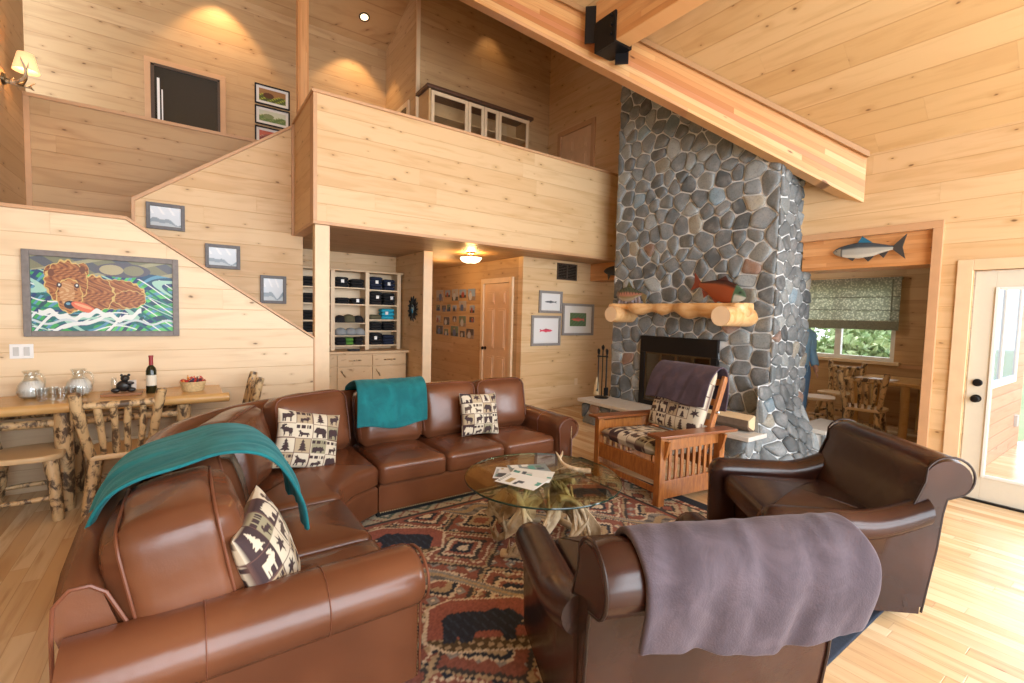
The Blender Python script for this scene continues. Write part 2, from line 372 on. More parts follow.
# ------------------------------------------------------------------ valley beam, purlin, bracket
def valley_beam():
    d = Vector((-1, 1, SL)); q = Vector((1, 1, 0)).normalized()      # q: away from the camera side
    P0 = Vector((VX, VY + .02, VZ + .02))
    L = 4.3; w = MB(); vs = []
    for off in (0, .17):
        for t in (0, L):
            base = P0 + d * t + q * off
            if t == 0:  # cut on the wall plane x=VX
                k = (VX + .05 - base.x) / d.x; base = base + d * k
            vs += [base, base + Vector((0, 0, -.50))]
    w.add(vs, [(0, 1, 3, 2), (4, 6, 7, 5), (0, 4, 5, 1), (2, 3, 7, 6), (0, 2, 6, 4), (1, 5, 7, 3)])
    M = NTbeam()
    o = w.build('cedar_beam', M, smooth=False, bevel=.006)
    st(o); o.name = 'trim_13'
    w = MB(); P1 = P0 - q * .012
    vs = []
    for t in (0, L):
        for dz in (0, -.055):
            for off in (-.035, .0): vs.append(P1 + d * t + q * off + Vector((0, 0, dz)))
    w.add(vs, [(0, 1, 3, 2), (4, 6, 7, 5), (0, 4, 5, 1), (2, 3, 7, 6), (0, 2, 6, 4), (1, 5, 7, 3)])
    S('trim_14', w, flat('stained_strip', (.42, .24, .11), .5, scale=8))
def NTbeam():
    t = NT('cedar_glulam'); v, x, y, z = t.xyz()
    along = t.m('MULTIPLY', t.m('SUBTRACT', y, x), .7071)
    across = t.m('SUBTRACT', z, t.m('MULTIPLY', along, SL * .7071))
    return beam_nodes(t, along, across)
def beam_nodes(t, along, across, h=.06):
    q = t.m('DIVIDE', across, h); row = t.m('FLOOR', q); fr = t.m('FRACT', q)
    r1 = t.n('TexWhiteNoise', {'W': row}, noise_dimensions='1D').outputs[0]
    sg = t.m('FLOOR', t.m('DIVIDE', t.m('ADD', along, t.m('MULTIPLY', r1, 7.0)), 2.1))
    r2 = t.n('TexWhiteNoise', {'Vector': t.vec(row, sg)}, noise_dimensions='2D').outputs[0]
    g = t.noise(t.vec(t.m('MULTIPLY', along, 1.6), t.m('MULTIPLY', across, 26.0), r2), 1, 4, .6)
    c = t.ramp(r2, [(0, (.50, .20, .07)), (.3, (.62, .29, .11)), (.6, (.72, .41, .17)), (.85, (.80, .56, .29)), (1, (.58, .24, .11))])
    c = t.mix(t.m('MULTIPLY', t.ss(g, .45, .75), .5), c, (.5, .2, .07))
    vo = t.n('TexVoronoi', {'Vector': t.vec(t.m('MULTIPLY', along, 3), t.m('MULTIPLY', across, 7), row), 'Scale': 1.0})
    on = t.m('LESS_THAN', t.n('SeparateColor', {0: vo.outputs['Color']}).outputs[0], .35)
    c = t.mix(t.m('MULTIPLY', t.m('MULTIPLY', t.ss(vo.outputs['Distance'], .13, .06), on), .8), c, (.13, .04, .015))
    e = t.ss(t.m('MINIMUM', fr, t.m('SUBTRACT', 1.0, fr)), .01, .05)
    c = t.mix(t.m('MULTIPLY', t.m('SUBTRACT', 1.0, e), .35), c, (.3, .12, .04))
    return t.fin(c, .38)
valley_beam()
CY_ = planks('cedar_purlin', ('y', 'z'), .06, 2.3, (.74, .42, .18), (.60, .27, .09), grain=(.42, .17, .05), knots=.2, rough=.4, gdark=.3, groove=.03, kscale=1.4)
BRX, BRY = 3.73, 3.72           # where the purlin meets the beam
pz = VZ + SL * (VX - BRX)
w = MB(); w.box(BRX - .10, -3.5, pz - .44, BRX + .11, BRY + .04, pz + .14); o = S('trim_15', w, CY_, .006)
w = MB(); w.box(BRX - .10, -3.5, pz - .04, BRX + .11, BRY, pz + .0)
# steel hanger
hb = thing('beam_hanger', 'black steel bracket carrying the short cedar beam on the big diagonal beam', 'bracket', (BRX, BRY, pz - .2), 0)
q = Vector((1, 1, 0)).normalized(); dd = Vector((-1, 1, 0)).normalized()
w = MB()
w.box(-.125, -.27, -.265, -.100, .02, .05); w.box(.11, -.27, -.265, .135, .02, .05); w.box(-.100, -.27, -.265, .11, .02, -.243)
w.build('saddle', BLK, hb, smooth=False, bevel=.003)
w = MB()
for s_ in (-1, 1):
    a = Vector((-.02, -.09, -.02)) ; 
    c0 = Vector((0, 0, 0)) + dd * (s_ * .165) - q * .0
    M = Matrix.Translation(c0 + Vector((-.005, -.04, -.05 + s_ * .12))) @ Matrix.Rotation(R(135), 4, 'Z')
    w.box(-.07, -.012, -.20, .07, .012, .18, M)
w.build('flange', BLK, hb, smooth=False, bevel=.003)
for s_ in (-1, 1):
    for k in range(3):
        MB().cyl((s_ * .127 + (.005 if s_ > 0 else -.002), -.22, -.17 + .09 * k), (s_ * .145, -.22, -.17 + .09 * k), .014, seg=8).build('bolt', BLK, hb)

# ------------------------------------------------------------------ doors
def panel_door(name, w_, h_, mat, M, panels=6, knob=None, casing=TRIML):
    """door slab in local x (0..w), z; face towards -y"""
    d = MB(); d.box(0, 0, 0, w_, .04, h_, M)
    st_ = .11 * w_ / .76; cw = (w_ - 3 * st_) / 2
    for i in range(2):
        x0 = st_ + i * (cw + st_)
        for z0, z1 in ((.22, .22 + .30 * h_), (.22 + .30 * h_ + .12, .22 + .30 * h_ + .12 + .33 * h_), (h_ - .34, h_ - .13)):
            fr = MB
            d.box(x0, -.006, z0, x0 + cw, .0, z1, M)
            d.box(x0 + .03, -.014, z0 + .03, x0 + cw - .03, -.005, z1 - .03, M)
    o = st(d.build(name, mat, smooth=False, bevel=.004))
    c = MB(); c.box(-.09, -.02, 0, -.005, .05, h_ + .09, M); c.box(w_ + .005, -.02, 0, w_ + .09, .05, h_ + .09, M); c.box(-.005, -.02, h_ + .005, w_ + .005, .05, h_ + .09, M)
    c.build('door_casing', casing, o, smooth=False, bevel=.004)
    if knob:
        kx, kz = knob; m = M @ Matrix.Translation((kx, -.0, kz)) @ Matrix.Rotation(PI/2, 4, 'X')
        MB().lathe([(.03, 0), (.03, .01), (.012, .015), (.012, .04), (.028, .05), (.03, .065), (.018, .08), (0.002, .082)], seg=14, M=m).build('door_knob', BLK, o)
    return o
# hall door on the wall plane x=4.27, faces -x
M = Matrix.Translation((4.255, 6.93, 0)) @ Matrix.Rotation(-PI/2, 4, 'Z')
panel_door('door_2', .78, 2.05, DOORW, M, knob=(.07, .95))
# upstairs door on x=5.68
M = Matrix.Translation((VX - .01, 6.66, 2.74)) @ Matrix.Rotation(-PI/2, 4, 'Z')
panel_door('door_3', .78, 2.06, DOORW, M, casing=TRIM)
# patio door y .13...1.04 with one tall pane
GLASS = NT('window_glass'); GLASS.t.nodes.remove(GLASS.b)
tr = GLASS.n('BsdfTransparent', {0: (1, 1, 1, 1)}); gl = GLASS.n('BsdfGlossy', {0: (1, 1, 1, 1), 1: .02}); mx = GLASS.n('MixShader', {0: .06})
GLASS.t.links.new(tr.outputs[0], mx.inputs[1]); GLASS.t.links.new(gl.outputs[0], mx.inputs[2]); GLASS.t.links.new(mx.outputs[0], GLASS.out.inputs[0]); GLASS = GLASS.mat
x0 = VX + .02; w = MB()
w.box(x0, .14, .01, x0 + .045, .28, 2.02).box(x0, .90, .01, x0 + .045, 1.03, 2.02).box(x0, .28, .01, x0 + .045, .90, .22).box(x0, .28, 1.88, x0 + .045, .90, 2.02)
pd = st(w.build('door_1', WHITE, smooth=False, bevel=.003))
MB().box(x0 + .018, .28, .22, x0 + .026, .90, 1.88).build('glass', GLASS, pd, smooth=False)
w = MB()
for a in ((.28, .22, .305, 1.88), (.875, .22, .90, 1.88), (.305, .22, .875, .245), (.305, 1.855, .875, 1.88)): w.box(x0 - .012, a[0], a[1], x0 + .012, a[2], a[3])
w.build('glass_bead', WHITE2, pd, smooth=False, bevel=.004)
w = MB(); w.box(VX - .02, 1.045, 0, VX + .06, 1.15, 2.125).box(VX - .02, .02, 0, VX + .06, .125, 2.125).box(VX - .02, .125, 2.03, VX + .06, 1.045, 2.125)
w.build('door_casing', TRIML, pd, smooth=False, bevel=.004)
MB().box(VX - .01, .13, 0, VX + .1, 1.04, .018).build('threshold', BLK, pd, smooth=False)
M = Matrix.Translation((x0, .965, .905)) @ Matrix.Rotation(-PI/2, 4, 'Y')
MB().lathe([(.034, 0), (.034, .008), (.012, .014), (.012, .04), (.026, .048), (.032, .062), (.024, .078), (.003, .082)], seg=16, M=M).build('door_knob', BLK, pd)
M = Matrix.Translation((x0, .965, 1.045)) @ Matrix.Rotation(-PI/2, 4, 'Y')
MB().lathe([(.033, 0), (.033, .012), (.026, .02), (.003, .022)], seg=16, M=M).build('deadbolt', BLK, pd)
M = None
# dining window
w = MB(); wy0, wy1, wz0, wz1 = 2.42, 4.3, .96, 2.15
w.box(DX + .02, wy0, wz0 + .06, DX + .1, wy0 + .06, wz1 - .06).box(DX + .02, wy1 - .06, wz0 + .06, DX + .1, wy1, wz1 - .06).box(DX + .02, wy0, wz0, DX + .1, wy1, wz0 + .06).box(DX + .02, wy0, wz1 - .06, DX + .1, wy1, wz1).box(DX + .02, 3.14, wz0 + .06, DX + .1, 3.23, wz1 - .06)
wd = st(w.build('window_2', WHITE2, smooth=False, bevel=.003))
MB().box(DX + .055, wy0, wz0, DX + .062, wy1, wz1).build('pane', GLASS, wd, smooth=False)
MB().box(DX - .05, wy0 - .08, wz0 - .05, DX + .06, wy1 + .08, wz0).build('window_sill', TRIML, wd, smooth=False, bevel=.004)
S('trim_16', MB().box(DX - .02, 1.3, .88, DX + .005, 2.36, .93), TRIM)
# interior window upstairs
w = MB(); yf = 8.47
w.box(-.44, yf - .025, 3.5, -.37, yf, 4.94).box(.455, yf - .025, 3.5, .53, yf, 4.94).box(-.44, yf - .025, 4.94, .53, yf, 5.01)
uw = st(w.build('window_3', TRIM, smooth=False, bevel=.004))
DK = flat('dark_glass', (.02, .018, .014), .12)
w = MB(); w.box(-.37, yf - .012, 3.5, .455, yf - .002, 4.94); w.build('pane', DK, uw, smooth=False)
BRN = flat('bronze_frame', (.07, .045, .03), .4)
w = MB(); w.box(-.37, yf - .03, 3.5, -.33, yf - .012, 4.905).box(.425, yf - .03, 3.5, .455, yf - .012, 4.905).box(-.33, yf - .03, 4.905, .425, yf - .012, 4.94); w.build('sash', BRN, uw, smooth=False)
w = MB(); w.box(-.30, yf - .025, 3.6, -.27, yf - .012, 4.75).box(-.25, yf - .025, 3.5, -.235, yf - .012, 4.6); w.build('curtain_rod', WHITE2, uw, smooth=False)
# small door frame on the upstairs side wall
w = MB(); w.box(2.985, 7.34, 2.74, 3.01, 7.42, 4.97).box(2.985, 7.42, 4.89, 3.01, 8.05, 4.97); o = st(w.build('door_4', TRIML, smooth=False))
MB().box(2.99, 7.42, 2.74, 3.008, 8.05, 4.89).build('door_panel', DK, o, smooth=False)

# ------------------------------------------------------------------ lights
def area(name, loc, rot, sx, sy, power, col=(1, 1, 1)):
    l = bpy.data.lights.new(name, 'AREA'); l.shape = 'RECTANGLE'; l.size = sx; l.size_y = sy; l.energy = power; l.color = col
    o = bpy.data.objects.new(name, l); COL.objects.link(o); o.location = loc; o.rotation_euler = rot; return o
area('added_back_daylight', (2.1, -3.62, 2.5), (R(90), 0, 0), 6.0, 4.3, 560, (.86, .93, 1.0))  # unseen window light, added behind the camera for daylight and leather highlights
area('daylight_right_window', (VX + .16, -1.68, 1.4), (R(90), 0, R(90)), 2.8, 2.05, 240, (.89, .95, 1.0))
area('daylight_patio_door', (VX + .5, .3, 1.1), (R(90), 0, R(90)), .9, 1.6, 0.1, (1, 1, 1))
def point(name, loc, power, col, r=.05):
    l = bpy.data.lights.new(name, 'POINT'); l.energy = power; l.color = col; l.shadow_soft_size = r
    o = bpy.data.objects.new(name, l); COL.objects.link(o); o.location = loc; return o
def spot(name, loc, tgt, power, col, ang=70, blend=.5, r=.05):
    l = bpy.data.lights.new(name, 'SPOT'); l.energy = power; l.color = col; l.spot_size = R(ang); l.spot_blend = blend; l.shadow_soft_size = r
    o = bpy.data.objects.new(name, l); COL.objects.link(o); o.location = loc
    o.rotation_euler = (Vector(tgt) - Vector(loc)).to_track_quat('-Z', 'Y').to_euler(); return o
WARM = (1.0, .62, .28)
wd_ = bpy.data.worlds.new('world'); sc.world = wd_; wd_.use_nodes = True
bg = wd_.node_tree.nodes['Background']; bg.inputs[0].default_value = (.86, .93, 1.0, 1); bg.inputs[1].default_value = 3.2
s_ = bpy.data.lights.new('sun', 'SUN'); s_.energy = 2.0; s_.angle = R(8); s_.color = (1, .96, .9)
o = bpy.data.objects.new('sun', s_); COL.objects.link(o); o.rotation_euler = (R(50), 0, R(165))
sc.view_settings.view_transform = 'Standard'; sc.view_settings.look = 'None'; sc.view_settings.gamma = 1; sc.view_settings.use_curve_mapping = False
sc.view_settings.exposure = 0.0
# ------------------------------------------------------------------ stone fireplace
STONE = NT('river_stone'); t = STONE
v, x, y, z = t.xyz(); at = t.n('VertexColor', layer_name='Col').outputs[0]
a = t.noise(v, 9, 4, .6); b = t.noise(v, 55, 3, .6)
c = t.mix(t.m('MULTIPLY', t.ss(a, .42, .72), .35), at, (.42, .42, .42)); c = t.mix(t.m('MULTIPLY', t.ss(b, .45, .7), .35), c, (.06, .065, .07))
t.bump(t.m('ADD', a, t.m('MULTIPLY', b, .4)), .5, .012); STONE = t.fin(c, .62)
MORT = flat('mortar', (.70, .73, .74), .9, nz=.12, scale=60, bump=.6)
HEARTH = flat('limestone_slab', (.62, .60, .55), .6, nz=.12, scale=14, bump=.2)
def scol():
    r = random.random(); k = rnd(.95, 1.75)
    if r < .56: c = (.135, .155, .165)
    elif r < .80: c = (.085, .10, .108)
    elif r < .92: c = (.21, .235, .24)
    elif r < .95: c = (.25, .24, .20)
    elif r < .975: c = (.24, .15, .11)
    else: c = (.17, .24, .29)
    return tuple(q * k for q in c)
def clip(poly, nx, ny, d):
    out = []; n = len(poly)
    for i in range(n):
        a, b = poly[i], poly[(i + 1) % n]; da = a[0]*nx + a[1]*ny - d; db = b[0]*nx + b[1]*ny - d
        if da <= 0: out.append(a)
        if (da < 0) != (db < 0) and da != db:
            k = da / (da - db); out.append((a[0] + (b[0]-a[0])*k, a[1] + (b[1]-a[1])*k))
    return out
def stones(mb, u0, v0, u1, v1, emb, size=.17, holes=(), gap=.0085, dep=.024, keep=None):
    """fieldstones over the rectangle; emb(u,v,h)->Vector"""
    nu = max(1, round((u1 - u0) / size)); nv = max(1, round((v1 - v0) / (size * .86))); pts = []
    du, dv = (u1 - u0) / nu, (v1 - v0) / nv
    for j in range(nv):
        for i in range(nu):
            pts.append((u0 + (i + .5 + (.25 if j % 2 else -.25) + rnd(-.33, .33)) * du, v0 + (j + .5 + rnd(-.36, .36)) * dv))
    for idx, p in enumerate(pts):
        if keep and not keep(*p): continue
        poly = [(u0, v0), (u1, v0), (u1, v1), (u0, v1)]
        for q in pts:
            if q is p: continue
            dx, dy = q[0] - p[0], q[1] - p[1]
            if abs(dx) > size * 3 or abs(dy) > size * 3: continue
            L = math.hypot(dx, dy)
            if L < 1e-5: continue
            poly = clip(poly, dx / L, dy / L, (dx*(p[0]+q[0]) + dy*(p[1]+q[1])) / 2 / L)
            if len(poly) < 3: break
        if len(poly) < 3: continue
        for (a0, b0, a1, b1) in holes:      # rectangular openings: clip away the side that loses least
            us = [q[0] for q in poly]; vs = [q[1] for q in poly]
            if max(us) <= a0 or min(us) >= a1 or max(vs) <= b0 or min(vs) >= b1: continue
            best = None
            for cand in (clip(poly, 1, 0, a0), clip(poly, -1, 0, -a1), clip(poly, 0, -1, -b1), clip(poly, 0, 1, b0)):
                if len(cand) < 3: continue
                A = abs(sum(cand[i][0]*cand[(i+1) % len(cand)][1] - cand[(i+1) % len(cand)][0]*cand[i][1] for i in range(len(cand))))
                if best is None or A > best[0]: best = (A, cand)
            poly = best[1] if best else []
            if len(poly) < 3: break
        if len(poly) < 3: continue
        cx = sum(q[0] for q in poly) / len(poly); cy = sum(q[1] for q in poly) / len(poly)
        for qq in (.84, .78):      # round the corners
            np_ = []
            for i in range(len(poly)):
                a, b = poly[i], poly[(i + 1) % len(poly)]
                np_ += [(a[0]*qq + b[0]*(1-qq), a[1]*qq + b[1]*(1-qq)), (a[0]*(1-qq) + b[0]*qq, a[1]*(1-qq) + b[1]*qq)]
            poly = np_
        rr = max(math.hypot(q[0]-cx, q[1]-cy) for q in poly)
        if rr < .025: continue
        D = dep * rnd(.75, 1.25); tu, tv = rnd(-.12, .12), rnd(-.12, .12)
        rings = []
        for k, h in ((1, -.01), (1, .30), (.95, .72), (.84, .95), (.5, 1.12)):
            ring = []
            for (a, b) in poly:
                ex, ey = a - cx, b - cy; L = math.hypot(ex, ey); g = max(.1, (L - gap) / L) if L else 1
                ring.append(emb(cx + ex * g * k, cy + ey * g * k, D * h + (ex * tu + ey * tv) * (h > .5)))
            rings.append(ring)
        mb.ring_loft(rings, True, c=scol())
    return mb
FX, FY0, FY1, FXB = 5.2, 2.49, 4.80, 6.0
fp = thing('stone_fireplace', 'floor to ceiling grey river stone fireplace with black firebox and stone hearth', 'fireplace', (FX, (FY0+FY1)/2, 0))
ox, oy = FX, (FY0 + FY1) / 2
def E_(p): return Vector(p) - Vector((ox, oy, 0))
fb = (3.10, .36, 4.22, 1.28)     # firebox opening y0,z0,y1,z1
def ztop(x_, y_): return VZ + SL * (y_ - VY) - .02
w = MB()     # core
I = .0
core = MB()
core.add([E_((FX, FY0, 0)), E_((FX, fb[0], 0)), E_((FX, fb[2], 0)), E_((FX, FY1, 0)), E_((FXB, FY1, 0)), E_((FXB, FY0, 0))], [])
def wallq(p): core.add([E_(q) for q in p], [tuple(range(len(p)))])
zt0, zt1 = ztop(0, FY0), ztop(0, FY1)
wallq([(FX, FY0, 0), (FX, fb[0], 0), (FX, fb[0], ztop(0, fb[0])), (FX, FY0, zt0)])
wallq([(FX, fb[2], 0), (FX, FY1, 0), (FX, FY1, zt1), (FX, fb[2], ztop(0, fb[2]))])
wallq([(FX, fb[0], fb[3]), (FX, fb[2], fb[3]), (FX, fb[2], ztop(0, fb[2])), (FX, fb[0], ztop(0, fb[0]))])
wallq([(FX, fb[0], 0), (FX, fb[2], 0), (FX, fb[2], fb[1]), (FX, fb[0], fb[1])])
wallq([(FX, FY0, 0), (FX, FY0, zt0), (FXB, FY0, zt0), (FXB, FY0, 0)])
wallq([(FX, FY1, 0), (FX, FY1, zt1), (FXB, FY1, zt1), (FXB, FY1, 0)])
wallq([(FXB, FY0, 0), (FXB, FY0, zt0), (FXB, FY1, zt1), (FXB, FY1, 0)])
core.build('mortar_core', MORT, fp, smooth=False)
w = MB()
stones(w, FY0 + .0, .34, FY1, 5.55, lambda u, v_, h: E_((FX - h, u, v_)), .205, holes=[fb], keep=lambda u, v_: v_ < ztop(0, u) - .05)
stones(w, FX - .02, 0, FXB, 3.75, lambda u, v_, h: E_((u, FY0 - h, v_)), .17, keep=lambda u, v_: v_ < ztop(0, FY0) - .02)
stones(w, FX, 0, FXB, 3.9, lambda u, v_, h: E_((u, FY1 + h, v_)), .19)
w.build('stone_facing', STONE, fp, angle=60)
# hearth: front run and right end
HX, HY0, HY1, HZ = 4.66, 2.42, 4.90, .355
SX0, SX1, SYF = 5.60, 6.42, 2.10
w = MB(); w.box(HX + .05, HY0 + .05, 0, FX, HY1 - .05, HZ - .06); w.box(5.74, 2.16, 0, 6.36, FY0, .29)
w2 = MB()
for p in w.v: w2.v.append(tuple(E_(p)))
w2.f = w.f; w2.build('hearth_core', MORT, fp, smooth=False)
w = MB()
stones(w, HY0 + .03, 0, HY1 - .03, HZ - .05, lambda u, v_, h: E_((HX + .05 - h, u, v_)), .21, dep=.03)
stones(w, HX + .03, 0, 5.0, HZ - .05, lambda u, v_, h: E_((u, HY0 + .05 - h, v_)), .17, dep=.03)
stones(w, 5.72, 0, 6.38, .30, lambda u, v_, h: E_((u, 2.16 - h, v_)), .19, dep=.03)
def batt(u, v_, h):
    k = max(0, 1 - v_ / .85) ** 1.25; b = .36 * k * min(1, max(.12, (u - 4.9) / .35)); return E_((u, FY0 - b - h, v_))
stones(w, 4.95, 0, 5.76, .85, batt, .17, dep=.035)
for xx in (4.95, 5.76):
    w.add([batt(xx, k * .17, 0) for k in range(6)] + [E_((xx, FY0 + .02, 0))], [tuple(range(7))], c=(.25, .27, .27))
w3 = MB(); n3 = 6
for k in range(5): w3.add([batt(4.95, k * .17, -.004), batt(5.2, k * .17, -.004), batt(5.2, (k+1) * .17, -.004), batt(4.95, (k+1) * .17, -.004), batt(5.2, k * .17, -.004), batt(5.76, k * .17, -.004), batt(5.76, (k+1) * .17, -.004), batt(5.2, (k+1) * .17, -.004)], [(0, 1, 2, 3), (4, 5, 6, 7)])
w3.build('battered_core', MORT, fp, smooth=False)
stones(w, 4.75, 0, FX, HZ - .05, lambda u, v_, h: E_((u, HY1 - .05 + h, v_)), .2, dep=.03)
stones(w, 2.13, 0, 2.5, .3, lambda u, v_, h: E_((6.36 + h, u, v_)), .18, dep=.03)
w.build('hearth_stones', STONE, fp, angle=60)
def slabm(pts, z0, z1):
    w = MB(); n = len(pts); vs = [E_((a, b, z0)) for a, b in pts] + [E_((a, b, z1)) for a, b in pts]
    w.add(vs, [tuple(range(n)), tuple(range(2*n-1, n-1, -1))] + [(i, (i+1) % n, (i+1) % n + n, i + n) for i in range(n)]); return w
lab(slabm([(HX - .02, HY0 - .02), (FX - .03, HY0 - .02), (FX - .03, 3.55), (HX - .02, 3.6)], HZ - .05, HZ).build('hearth_slab', HEARTH, fp, smooth=False, bevel=.008), 'pale stone slab')
slabm([(HX - .02, 3.607), (FX - .03, 3.557), (FX - .03, HY1 + .02), (HX - .01, HY1 + .03)], HZ - .05, HZ).build('hearth_slab', HEARTH, fp, smooth=False, bevel=.008)
slabm([(5.72, 2.12), (6.42, 2.08), (6.45, 2.46), (5.72, 2.46)], .30, .35).build('hearth_slab', HEARTH, fp, smooth=False, bevel=.008)
# firebox insert
FM = flat('black_steel', (.008, .008, .009), .35, metal=.3)
w = MB(); x_ = FX - .055
w.box(x_, fb[0] - .01, fb[3] - .20, x_ + .05, fb[2] + .01, fb[3] + .02); w.box(x_, fb[0] - .01, fb[1], x_ + .05, fb[0] + .07, fb[3] - .20); w.box(x_, fb[2] - .07, fb[1], x_ + .05, fb[2] + .01, fb[3] - .20); w.box(x_, fb[0] + .07, fb[1], x_ + .05, fb[2] - .07, fb[1] + .06)
w2 = MB(); w2.v = [tuple(E_(p)) for p in w.v]; w2.f = w.f; w2.build('surround', FM, fp, smooth=False, bevel=.004)
SOOT = flat('firebrick', (.10, .085, .07), .9, nz=.4, scale=8)
w = MB(); b0, b1, c0, c1 = fb[0] + .06, fb[2] - .06, fb[1], fb[3] - .1
P_ = lambda *p: E_(p)
w.add([P_(FX-.02, b0, c0), P_(FX-.02, b1, c0), P_(FX-.02, b1, c1), P_(FX-.02, b0, c1), P_(FX+.45, b0+.15, c0), P_(FX+.45, b1-.15, c0), P_(FX+.45, b1-.15, c1), P_(FX+.45, b0+.15, c1)],
      [(0, 1, 5, 4), (1, 2, 6, 5), (2, 3, 7, 6), (3, 0, 4, 7), (4, 5, 6, 7)])
w.build('firebox', SOOT, fp, smooth=False, fixn=False)
BRASS = flat('dark_bronze', (.12, .09, .05), .35, metal=.8)
TGL = NT('smoked_glass'); tr = TGL.n('BsdfTransparent', {0: (.55, .5, .42, 1)}); gl = TGL.n('BsdfGlossy', {0: (1, 1, 1, 1), 1: .06}); mx = TGL.n('MixShader', {0: .10})
TGL.t.links.new(tr.outputs[0], mx.inputs[1]); TGL.t.links.new(gl.outputs[0], mx.inputs[2]); TGL.t.links.new(mx.outputs[0], TGL.out.inputs[0]); TGL = TGL.mat
yy = [fb[0] + .075 + k * (fb[2] - fb[0] - .15) / 4 for k in range(5)]
for k in range(4):
    w = MB(); a0, a1, g0, g1 = yy[k], yy[k+1] - .004, fb[1] + .06, fb[3] - .20
    fr = ((a0, g0, a0 + .018, g1), (a1 - .018, g0, a1, g1), (a0 + .018, g0, a1 - .018, g0 + .02), (a0 + .018, g1 - .02, a1 - .018, g1))
    for f_ in fr: w.add([P_(*q) for q in ((FX-.045, f_[0], f_[1]), (FX-.045, f_[2], f_[1]), (FX-.045, f_[2], f_[3]), (FX-.045, f_[0], f_[3]), (FX-.03, f_[0], f_[1]), (FX-.03, f_[2], f_[1]), (FX-.03, f_[2], f_[3]), (FX-.03, f_[0], f_[3]))],
        [(0,1,2,3), (7,6,5,4), (0,4,5,1), (1,5,6,2), (2,6,7,3), (3,7,4,0)])
    d_ = w.build('glass_door', BRASS, fp, smooth=False)
    g = MB(); g.add([P_(FX-.038, a0 + .018, g0 + .02), P_(FX-.038, a1 - .018, g0 + .02), P_(FX-.038, a1 - .018, g1 - .02), P_(FX-.038, a0 + .018, g1 - .02)], [(0, 1, 2, 3)]); g.build('glass', TGL, d_, smooth=False)
# ------------------------------------------------------------------ mantel: half log on two short logs
ML = NT('peeled_pine_log'); t = ML; v, x, y, z = t.xyz()
a = t.noise(t.vec(t.m('MULTIPLY', x, 6), t.m('MULTIPLY', y, 1.4), t.m('MULTIPLY', z, 6)), 2, 4, .6, .7)
ML = t.fin(t.mix(t.ss(a, .4, .72), (.78, .50, .24), (.64, .33, .11)), .35)
MLE = flat('log_end_grain', (.88, .66, .42), .5, scale=5, nz=.1)
mt = thing('log_mantel', 'honey coloured peeled log mantel shelf on the stone chimney above the firebox', 'mantel', (4.97, 3.65, 1.6))
def knobbed(y0, y1, n=34, seg=20):
    rings = []
    for i in range(n):
        t_ = i / (n - 1); yy_ = y0 + (y1 - y0) * t_
        r = .088 + .022 * math.sin(t_ * 19 + .6) + .026 * math.sin(t_ * 34 + 1) + (.06 * math.exp(-((t_ - .28) / .09)**2)) - (.02 if t_ > .6 and t_ < .78 else 0)
        if i in (0, n - 1): r *= .8
        ring = []
        for j in range(seg):
            th = 2 * PI * j / seg; px, pz_ = r * 1.15 * math.cos(th), r * math.sin(th)
            pz_ = min(pz_, .048)
            ring.append((px - .02 * math.sin(t_ * 9), yy_, pz_ + .08 - .01 * math.sin(t_ * 13)*(pz_ < .04)))
        rings.append(ring)
    return rings
w = MB(); w.ring_loft(knobbed(-1.0, .95)); w.build('shelf_log', ML, mt, angle=60)
for yy_, x0_ in ((-.88, -.33), (.80, -.20)):
    w = MB(); rings = []
    for i in range(8):
        xx = x0_ + (.50 - (x0_ + .33)) * i / 7 if False else x0_ + (.26 - x0_) * i / 7
        r = .115 * (1 + rnd(-.02, .02)) * (.96 if i == 0 else 1)
        rings.append([(xx, yy_ + r * math.cos(th), -.02 + r * .97 * math.sin(th)) for th in [2*PI*j/20 for j in range(20)]])
    w.ring_loft(rings, True); o = w.build('support_log', ML, mt, angle=50)
    r = .108; x1 = x0_ - .004; MB().add([(x1, yy_ + r * math.cos(th), -.02 + r * .97 * math.sin(th)) for th in [2*PI*j/20 for j in range(20)]], [tuple(range(20))]).build('end_grain', MLE, o, smooth=False)
# ------------------------------------------------------------------ soft shapes
def rbox(mb, w_, d_, h_, r=.06, puff=(0, 0, 0), n=12, M=None, wr=0.0, c=None):
    """rounded, puffed cushion box centred on the origin; puff = extra bulge of the +-x, +-y, +-z faces"""
    bm = bmesh.new(); bmesh.ops.create_cube(bm, size=2); bmesh.ops.subdivide_edges(bm, edges=bm.edges, cuts=n, use_grid_fill=True)
    hx, hy, hz = w_/2, d_/2, h_/2; idx = {}; vs = []
    ph = [rnd(0, 6) for _ in range(6)]
    for k, v_ in enumerate(bm.verts):
        p = v_.co; q = Vector((p.x * hx, p.y * hy, p.z * hz))
        inner = Vector((max(-hx + r, min(hx - r, q.x)), max(-hy + r, min(hy - r, q.y)), max(-hz + r, min(hz - r, q.z))))
        dl = q - inner
        if dl.length > 1e-6: q = inner + dl.normalized() * r
        bx = (1 - p.y**2) * (1 - p.z**2); by = (1 - p.x**2) * (1 - p.z**2); bz = (1 - p.x**2) * (1 - p.y**2)
        q.x += puff[0] * bx**.6 * p.x; q.y += puff[1] * by**.6 * p.y; q.z += puff[2] * bz**.6 * p.z
        if wr:
            nn = wr * (math.sin(q.x * 23 + ph[0] + 2 * math.sin(q.y * 9 + ph[1])) + .7 * math.sin(q.y * 31 + ph[2] + 3 * math.sin(q.x * 7)) + .6 * math.sin(q.z * 37 + ph[3] + 2 * math.sin(q.x * 12 + ph[4])))
            q += q.normalized() * nn
        idx[v_] = k; vs.append(M @ q if M is not None else q)
    fs = [tuple(idx[v_] for v_ in f.verts) for f in bm.faces]; bm.free()
    return mb.add(vs, fs, c)
